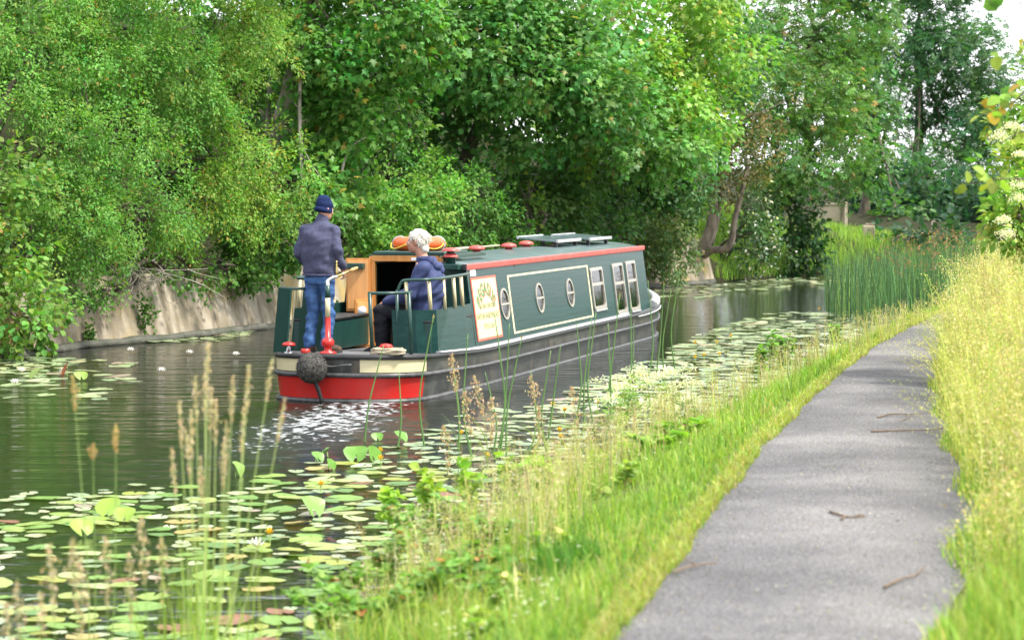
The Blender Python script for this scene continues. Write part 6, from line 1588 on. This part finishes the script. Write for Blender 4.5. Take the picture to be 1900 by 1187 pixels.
for k_, (u, v, z, h_) in enumerate([(870, 960, .3, .42), (800, 960, .25, .36), (950, 940, .3, .42), (720, 985, .2, .3), (1010, 930, .4, .35)]):
    herb('dock_plant', 'upright bright green leafy plant at the near water edge', 'plant', u, v, z, h_, .16, 'broad', .075, (0.28, 0.44, 0.06), 70, 520 + k_, 'leafy plants at the near water edge', None, .1, .3)
for k_, (u, v, h_, w_) in enumerate([(1255, 850, .30, .35), (1215, 870, .25, .3), (1290, 835, .28, .3)]):
    herb('nettle_patch', 'bright lime-green nettle clump on the verge beside the rushes', 'plant', u, v, .45, h_, w_, 'broad', .09, (0.22, 0.40, 0.05), 150, 530 + k_, 'nettle clumps on the verge', (0.5, .1, .25), .008, .8)
for k_, (u, v, vt) in enumerate([(1428, 700, 605), (1448, 690, 612), (1465, 690, 616), (1412, 705, 640), (1550, 640, 598)]):
    p = at_height(u, v, .15); ht = (v - vt) * p[1] / FPX
    herb('willowherb', 'leafy upright willowherb spike against the pale lily pads', 'plant', u, v, .15, ht, .07, 'simple', .10, (0.16, 0.32, 0.06), 90, 540 + k_, 'willowherb spikes', None, .1, .5)
for k_, (u, v, vt) in enumerate([(1150, 800, 705), (1180, 790, 690), (1210, 780, 700), (1235, 770, 690), (1255, 780, 712), (1130, 810, 735), (1225, 800, 745), (1270, 790, 740), (1165, 760, 715)]):
    p = at_height(u, v, .15); ht = (v - vt) * p[1] / FPX
    rt = herb('meadowsweet', 'meadowsweet with frothy cream flower heads beside the boat bow rushes', 'flower', u, v, .15, ht, .10, 'compound', .12, (0.2, 0.32, 0.07), 24, 560 + k_, 'meadowsweet plants')
    rg = np.random.default_rng(580 + k_); ac = Acc(); n_ = 260
    cl = np.array([(rg.normal() * .09, rg.normal() * .09, ht * rg.uniform(.85, 1.1)) for _ in range(5)])
    P = cl[rg.integers(0, 5, n_)] + rg.standard_normal((n_, 3)) * np.array((.034, .034, .022))
    stamp(ac, 'simple', P, rg.standard_normal((n_, 3)), rg.standard_normal((n_, 3)), rg.uniform(.018, .03, n_), leaf_cols(n_, (0.80, 0.77, 0.62), rg, .06)); tag(link('flower_head', ac.mesh('flower_head'), M['grass'], rt), kind='stuff')
rw = np.random.default_rng(590)
for k_ in range(34):
    y = 9.5 + 17 * rw.random() ** 1.2; x = bank_x(y) + (0.15 + .75 * rw.random()) * (path_l(y) - bank_x(y)) * .8; z = float(verge_z(np.array(x), np.array(y)))
    uu = 950 + FPX * x / y; vv = 350 + FPX * (EYE - z) / y
    herb('broad_weed', 'broad-leaved green weed among the grass of the verge', 'weed', uu, vv, z, rw.uniform(.12, .28), rw.uniform(.10, .2), 'broad', rw.uniform(.05, .085), (0.2 + .1 * rw.random(), 0.36, 0.07), 50, 610 + k_, 'broad weeds in the verge', (0.5, 0.45, .15), .06, .7)
# dark grass tuft on the verge
rng = np.random.default_rng(600); acc = Acc(); c0 = at_height(1075, 1080, .6); n_ = 900
P = c0 + rng.standard_normal((n_, 3)) * np.array((.13, .22, 0)); blades(acc, P, rng.uniform(.10, .30, n_), np.full(n_, .0028), rng.uniform(.2, .9, n_), grass_cols(n_, rng, [(0.075, 0.20, 0.03), (0.10, 0.25, 0.04)], [.6, .4]), rng)
o = link('grass_tuft', acc.mesh('grass_tuft'), M['grass']); tag(o, 'dark green fine-bladed grass tuft in the verge left of the path', 'grass tuft')
# tall flag leaves by the reeds
rng = np.random.default_rng(601); acc = Acc(); n_ = 40; c0 = at_height(1768, 545, .2)
P = c0 + rng.standard_normal((n_, 3)) * np.array((.25, .5, 0)); blades(acc, P, rng.uniform(.8, 1.6, n_), np.full(n_, .016), rng.uniform(.05, .35, n_), grass_cols(n_, rng, [(0.18, 0.34, 0.08), (0.28, 0.36, 0.06)], [.7, .3]), rng)
o = link('flag_iris', acc.mesh('flag_iris'), M['grass']); tag(o, 'broad-leaved flag iris at the right end of the reeds', 'iris')
# elder bush on the right with white flower heads
eb = np.array((4.75, 20.9, .95))
tree('elder_bush', 'elder bush with cream flower heads at the right edge', 'bush', eb,
     [L(1905, 330, 21, 45, 90), L(1920, 200, 21.5, 50, 80), L(1925, 430, 20.5, 50, 60), L(1890, 400, 20.3, 25, 40)],
     45, kind='simple', leaf=0.085, base=(0.19, 0.33, 0.05), dens=26, per=26, length=0.22, width=0.07, droop=0.1, tip=(0.40, 0.42, 0.10), tipf=.10, up=.5, face=False)
eb_o = [o_ for o_ in bpy.data.objects if o_.get('label') == 'elder bush with cream flower heads at the right edge'][0]
rg = np.random.default_rng(46)
for (u, v, y, s) in ((1856, 250, 20.3, .09), (1878, 232, 20.4, .08), (1890, 340, 20.0, .10), (1893, 365, 20.0, .08), (1862, 405, 19.9, .07), (1868, 430, 19.8, .08), (1893, 285, 20.2, .05)):
    p = at_depth(u, v, y); n_ = 240; ac = Acc()
    q_ = rg.standard_normal((n_, 3)) * np.array((s * .55, s * .55, s * .22)); q_[:, 2] -= (q_[:, 0] ** 2 + q_[:, 1] ** 2) * 3
    stamp(ac, 'simple', p + q_ - eb, rg.standard_normal((n_, 3)), np.array((0, 0, .5)) + rg.standard_normal((n_, 3)), rg.uniform(.012, .022, n_), leaf_cols(n_, (0.80, 0.76, 0.60), rg, .07)); tag(link('flower_head', ac.mesh('flower_head'), M['grass'], eb_o), kind='stuff')
# overhanging twigs from the tree outside the right edge
def twig(label, pts, y, nl, leaf, col, seed, tip=None):
    rg = np.random.default_rng(seed); P = np.array([at_depth(u, v, y) for u, v in pts]); root = empty('overhanging_branch', P[0], 0, label, 'branch')
    pp = smooth_path(P - P[0], 16); V, T = tube(pp, np.linspace(.006, .002, 16), 5); link('twig', np_mesh('twig', V, T, None, True), M['bark'], root)
    ac = Acc(); t_ = rg.uniform(.1, 1, nl); pos = pp[(t_ * 15).astype(int)] + rg.standard_normal((nl, 3)) * leaf * .3
    stamp(ac, 'broad', pos, rg.standard_normal((nl, 3)) + np.array((-.5, 0, -.5)), np.array((0, -.6, .5)) + rg.standard_normal((nl, 3)) * .5, leaf * rg.uniform(.7, 1.2, nl), leaf_cols(nl, col, rg, .2, tip, .2)); link('leaves', ac.mesh('leaves'), M['leaf'], root)
twig('thin branch with yellow-green leaves reaching in over the meadow', [(1930, 335), (1860, 332), (1782, 345)], 13.5, 13, .075, (0.28, 0.36, 0.06), 61)
twig('leafy branch end hanging below the top right corner', [(1940, 120), (1880, 190), (1815, 215)], 14.0, 17, .08, (0.24, 0.36, 0.06), 62, (.5, .32, .06))
twig('sunlit leaves drooping in front of the sky at the right edge', [(1960, 20), (1900, 90), (1845, 100)], 13.0, 12, .08, (0.26, 0.36, 0.06), 63, (.5, .4, .06))
twig('leaves poking down from the very top right', [(1930, -40), (1875, -15), (1835, 4)], 12.5, 9, .08, (0.14, 0.28, 0.05), 64)
twig('short leafy twig at the right edge above the flower heads', [(1950, 270), (1900, 245), (1842, 275)], 14.5, 12, .07, (0.3, 0.4, 0.07), 65)
# dead grey branches in the far scrub
def dead(label, pts, y, r0):
    P = np.array([at_depth(u, v, y) for u, v in pts]); root = empty('dead_branch', P[0], 0, label, 'branch'); tube_obj('limb', smooth_path(P - P[0], 18), np.linspace(r0, r0 * .35, 18), M['dead_wood'], root, 7, wob=.08)
dead('pale dead branch curving up left of the shrubs', [(655, 205), (668, 180), (680, 150), (700, 135), (718, 142)], 44.4, .014)
dead('broken pale dead stub above the steerer', [(634, 322), (640, 295), (655, 270), (678, 255)], 44.3, .028)
# concrete ends of the lock bridge on the far bank
M['old_concrete'] = pmat('old_concrete', (0.50, 0.43, 0.30), (0.40, 0.34, 0.24), 3, .9, .01, 12)
p = at_depth(1540, 412, 77); w0 = empty('bridge_parapet', p, R(-25), 'pale concrete parapet on the bank above the reeds', 'parapet')
box_obj('parapet_wall', (0, 0, .28), (.95, .25, .5), M['old_concrete'], w0, .02); box_obj('end_post', (.47, -.02, .22), (.16, .3, .85), M['concrete'], w0, .02); box_obj('coping', (-.03, 0, .565), (1.0, .32, .07), M['old_concrete'], w0, .015)
p = at_depth(1612, 445, 74); w0 = empty('stone_block', p, R(-10), 'small weathered stone pier beside the concrete parapet', 'pier')
box_obj('pier', (0, 0, .2), (.36, .3, .5), M['old_concrete'], w0, .04); box_obj('pier_cap', (0.04, 0, .47), (.3, .26, .06), M['concrete'], w0, .02)
# wall-foot ferns on the concrete
for k_, (u, v, s) in enumerate([(272, 580, .22), (168, 625, .12), (600, 560, .2)]):
    wy = at_height(u, 632, 0)[1] + .2
    p = at_depth(u, v, np.interp(u, [168, 272, 600], [37.1, 38.3, 43.5])); rg = np.random.default_rng(700 + k_)
    root = empty('wall_plant', p, 0, ['green creeper growing from a joint of the concrete wall', 'tiny plant at the foot of the concrete wall', 'creeper on the wall behind the standing person'][k_], 'plant'); ac = Acc(); n_ = 170
    q_ = rg.standard_normal((n_, 3)) * np.array((s * .38, s * .2, s * .75)) + np.array((0, -.08, 0))
    stamp(ac, 'broad', q_, rg.standard_normal((n_, 3)), np.array((0, -.7, .6)) + rg.standard_normal((n_, 3)) * .4, rg.uniform(.04, .075, n_), leaf_cols(n_, (0.09, 0.19, 0.04), rg, .2)); link('leaves', ac.mesh('leaves'), M['leaf'], root)
# dry brushwood hanging over the wall
root = empty('brushwood', at_depth(255, 500, 38.2), 0, 'tangle of dry brown twigs hanging on the wall top', 'twigs'); sa = Acc(); rg = np.random.default_rng(71)
for k_ in range(60):
    a = np.array((rg.normal() * .35, rg.normal() * .1 - .15, rg.normal() * .12)); e = a + np.array((rg.normal() * .35, -.08 + rg.normal() * .08, -rg.random() * .4)); V, T = tube(smooth_path([a, .5 * (a + e) + rg.standard_normal(3) * .05, e], 6), np.linspace(.009, .004, 6), 4); sa.add(V, T, (.2, .14, .09))
link('twigs', sa.mesh('twigs', True), M['dead_wood'], root)
# grit and leaf litter on the path
rng = np.random.default_rng(720); acc = Acc(); n_ = 2600
y = 8.2 + 30 * rng.random(n_) ** 1.6; f = rng.random(n_) ** np.where(rng.random(n_) < .5, .35, 1.0); f = np.where(rng.random(n_) < .5, f, 1 - f)
x = path_l(y) + (path_r(y) - path_l(y)) * f
P = np.stack([x, y, 0.748 + 0.018 * np.sin(PI * f)], -1)
stamp(acc, 'simple', P, rng.standard_normal((n_, 3)) * np.array((1, 1, .1)), np.tile(np.array((0, 0, 1.0)), (n_, 1)) + rng.standard_normal((n_, 3)) * .25, rng.uniform(.006, .022, n_), grass_cols(n_, rng, [(0.30, 0.27, 0.22), (0.40, 0.39, 0.37), (0.13, 0.11, 0.09), (0.42, 0.36, 0.16)], [.35, .3, .25, .1]))
o = link('path_litter', acc.mesh('path_litter'), M['grass']); tag(o, 'scattered grit and leaf litter on the towpath', 'litter', kind='stuff')
# sticks on the path
def stick(label, pts, r_, forks=()):
    P = np.array([at_height(u, v, .762) for u, v in pts]); P[:, 2] = .765 + r_ * .6; c = P[0].copy(); root = empty('fallen_stick', c, 0, label, 'stick')
    pp = smooth_path(P - c, 12); pp[:, 2] += np.abs(np.sin(np.linspace(0, 5, 12))) * r_ * .7; tube_obj('shaft', pp, np.linspace(r_, r_ * .55, 12), M['stick'], root, 6, wob=.1)
    for f_ in forks:
        Q = np.array([at_height(u, v, .762) for u, v in f_]); Q[:, 2] = .767 + r_ * .5; tube_obj('fork', smooth_path(Q - c, 8), np.linspace(r_ * .8, r_ * .4, 8), M['stick'], root, 5, wob=.1)
M['stick'] = pmat('dry_stick', (0.20, 0.14, 0.09), (0.12, 0.085, 0.06), 14, .9, .002, 40)
stick('pale stick lying at the left edge of the path', [(1250, 1064), (1275, 1056), (1300, 1050), (1330, 1048)], .006, [[(1290, 1050), (1278, 1044), (1268, 1040)]])
stick('curved brown stick on the right of the path', [(1640, 1091), (1672, 1078), (1700, 1068), (1718, 1053)], .006)
stick('small knobbly twig in the middle of the path', [(1540, 951), (1556, 958), (1580, 962), (1607, 962)], .007, [[(1570, 960), (1560, 965), (1566, 968)], [(1585, 961), (1596, 957), (1603, 959)]])
stick('straight thin stick crossing the path further off', [(1616, 802), (1680, 801), (1730, 799), (1762, 796)], .007)
stick('forked grey twig just beyond the straight stick', [(1628, 776), (1655, 770), (1690, 770), (1725, 769)], .006, [[(1686, 770), (1682, 778), (1668, 784)]])
# ------------------------------------------------------------------ small groups: say which one, counted from the left of the view
ORD = ['leftmost', 'second from left', 'third from left', 'fourth from left', 'fifth from left', 'sixth from left', 'seventh from left', 'eighth from left', 'ninth from left', 'tenth from left', 'eleventh from left', 'twelfth from left']
same = {}
for o in scene.objects:
    if o.parent is None and o.get('group') and o.get('label'): same.setdefault((o['group'], o['label']), []).append(o)
for (g_, l_), os_ in same.items():
    if not 2 <= len(os_) <= 12 or 'lily pads' in g_: continue
    os_.sort(key=lambda o: o.location.x / max(o.location.y, 1e-3))
    for k_, o in enumerate(os_):
        w_ = 'rightmost' if k_ == len(os_) - 1 else ORD[k_]
        if len((l_ + ' ' + w_).split()) <= 16: o['label'] = l_ + ', ' + w_
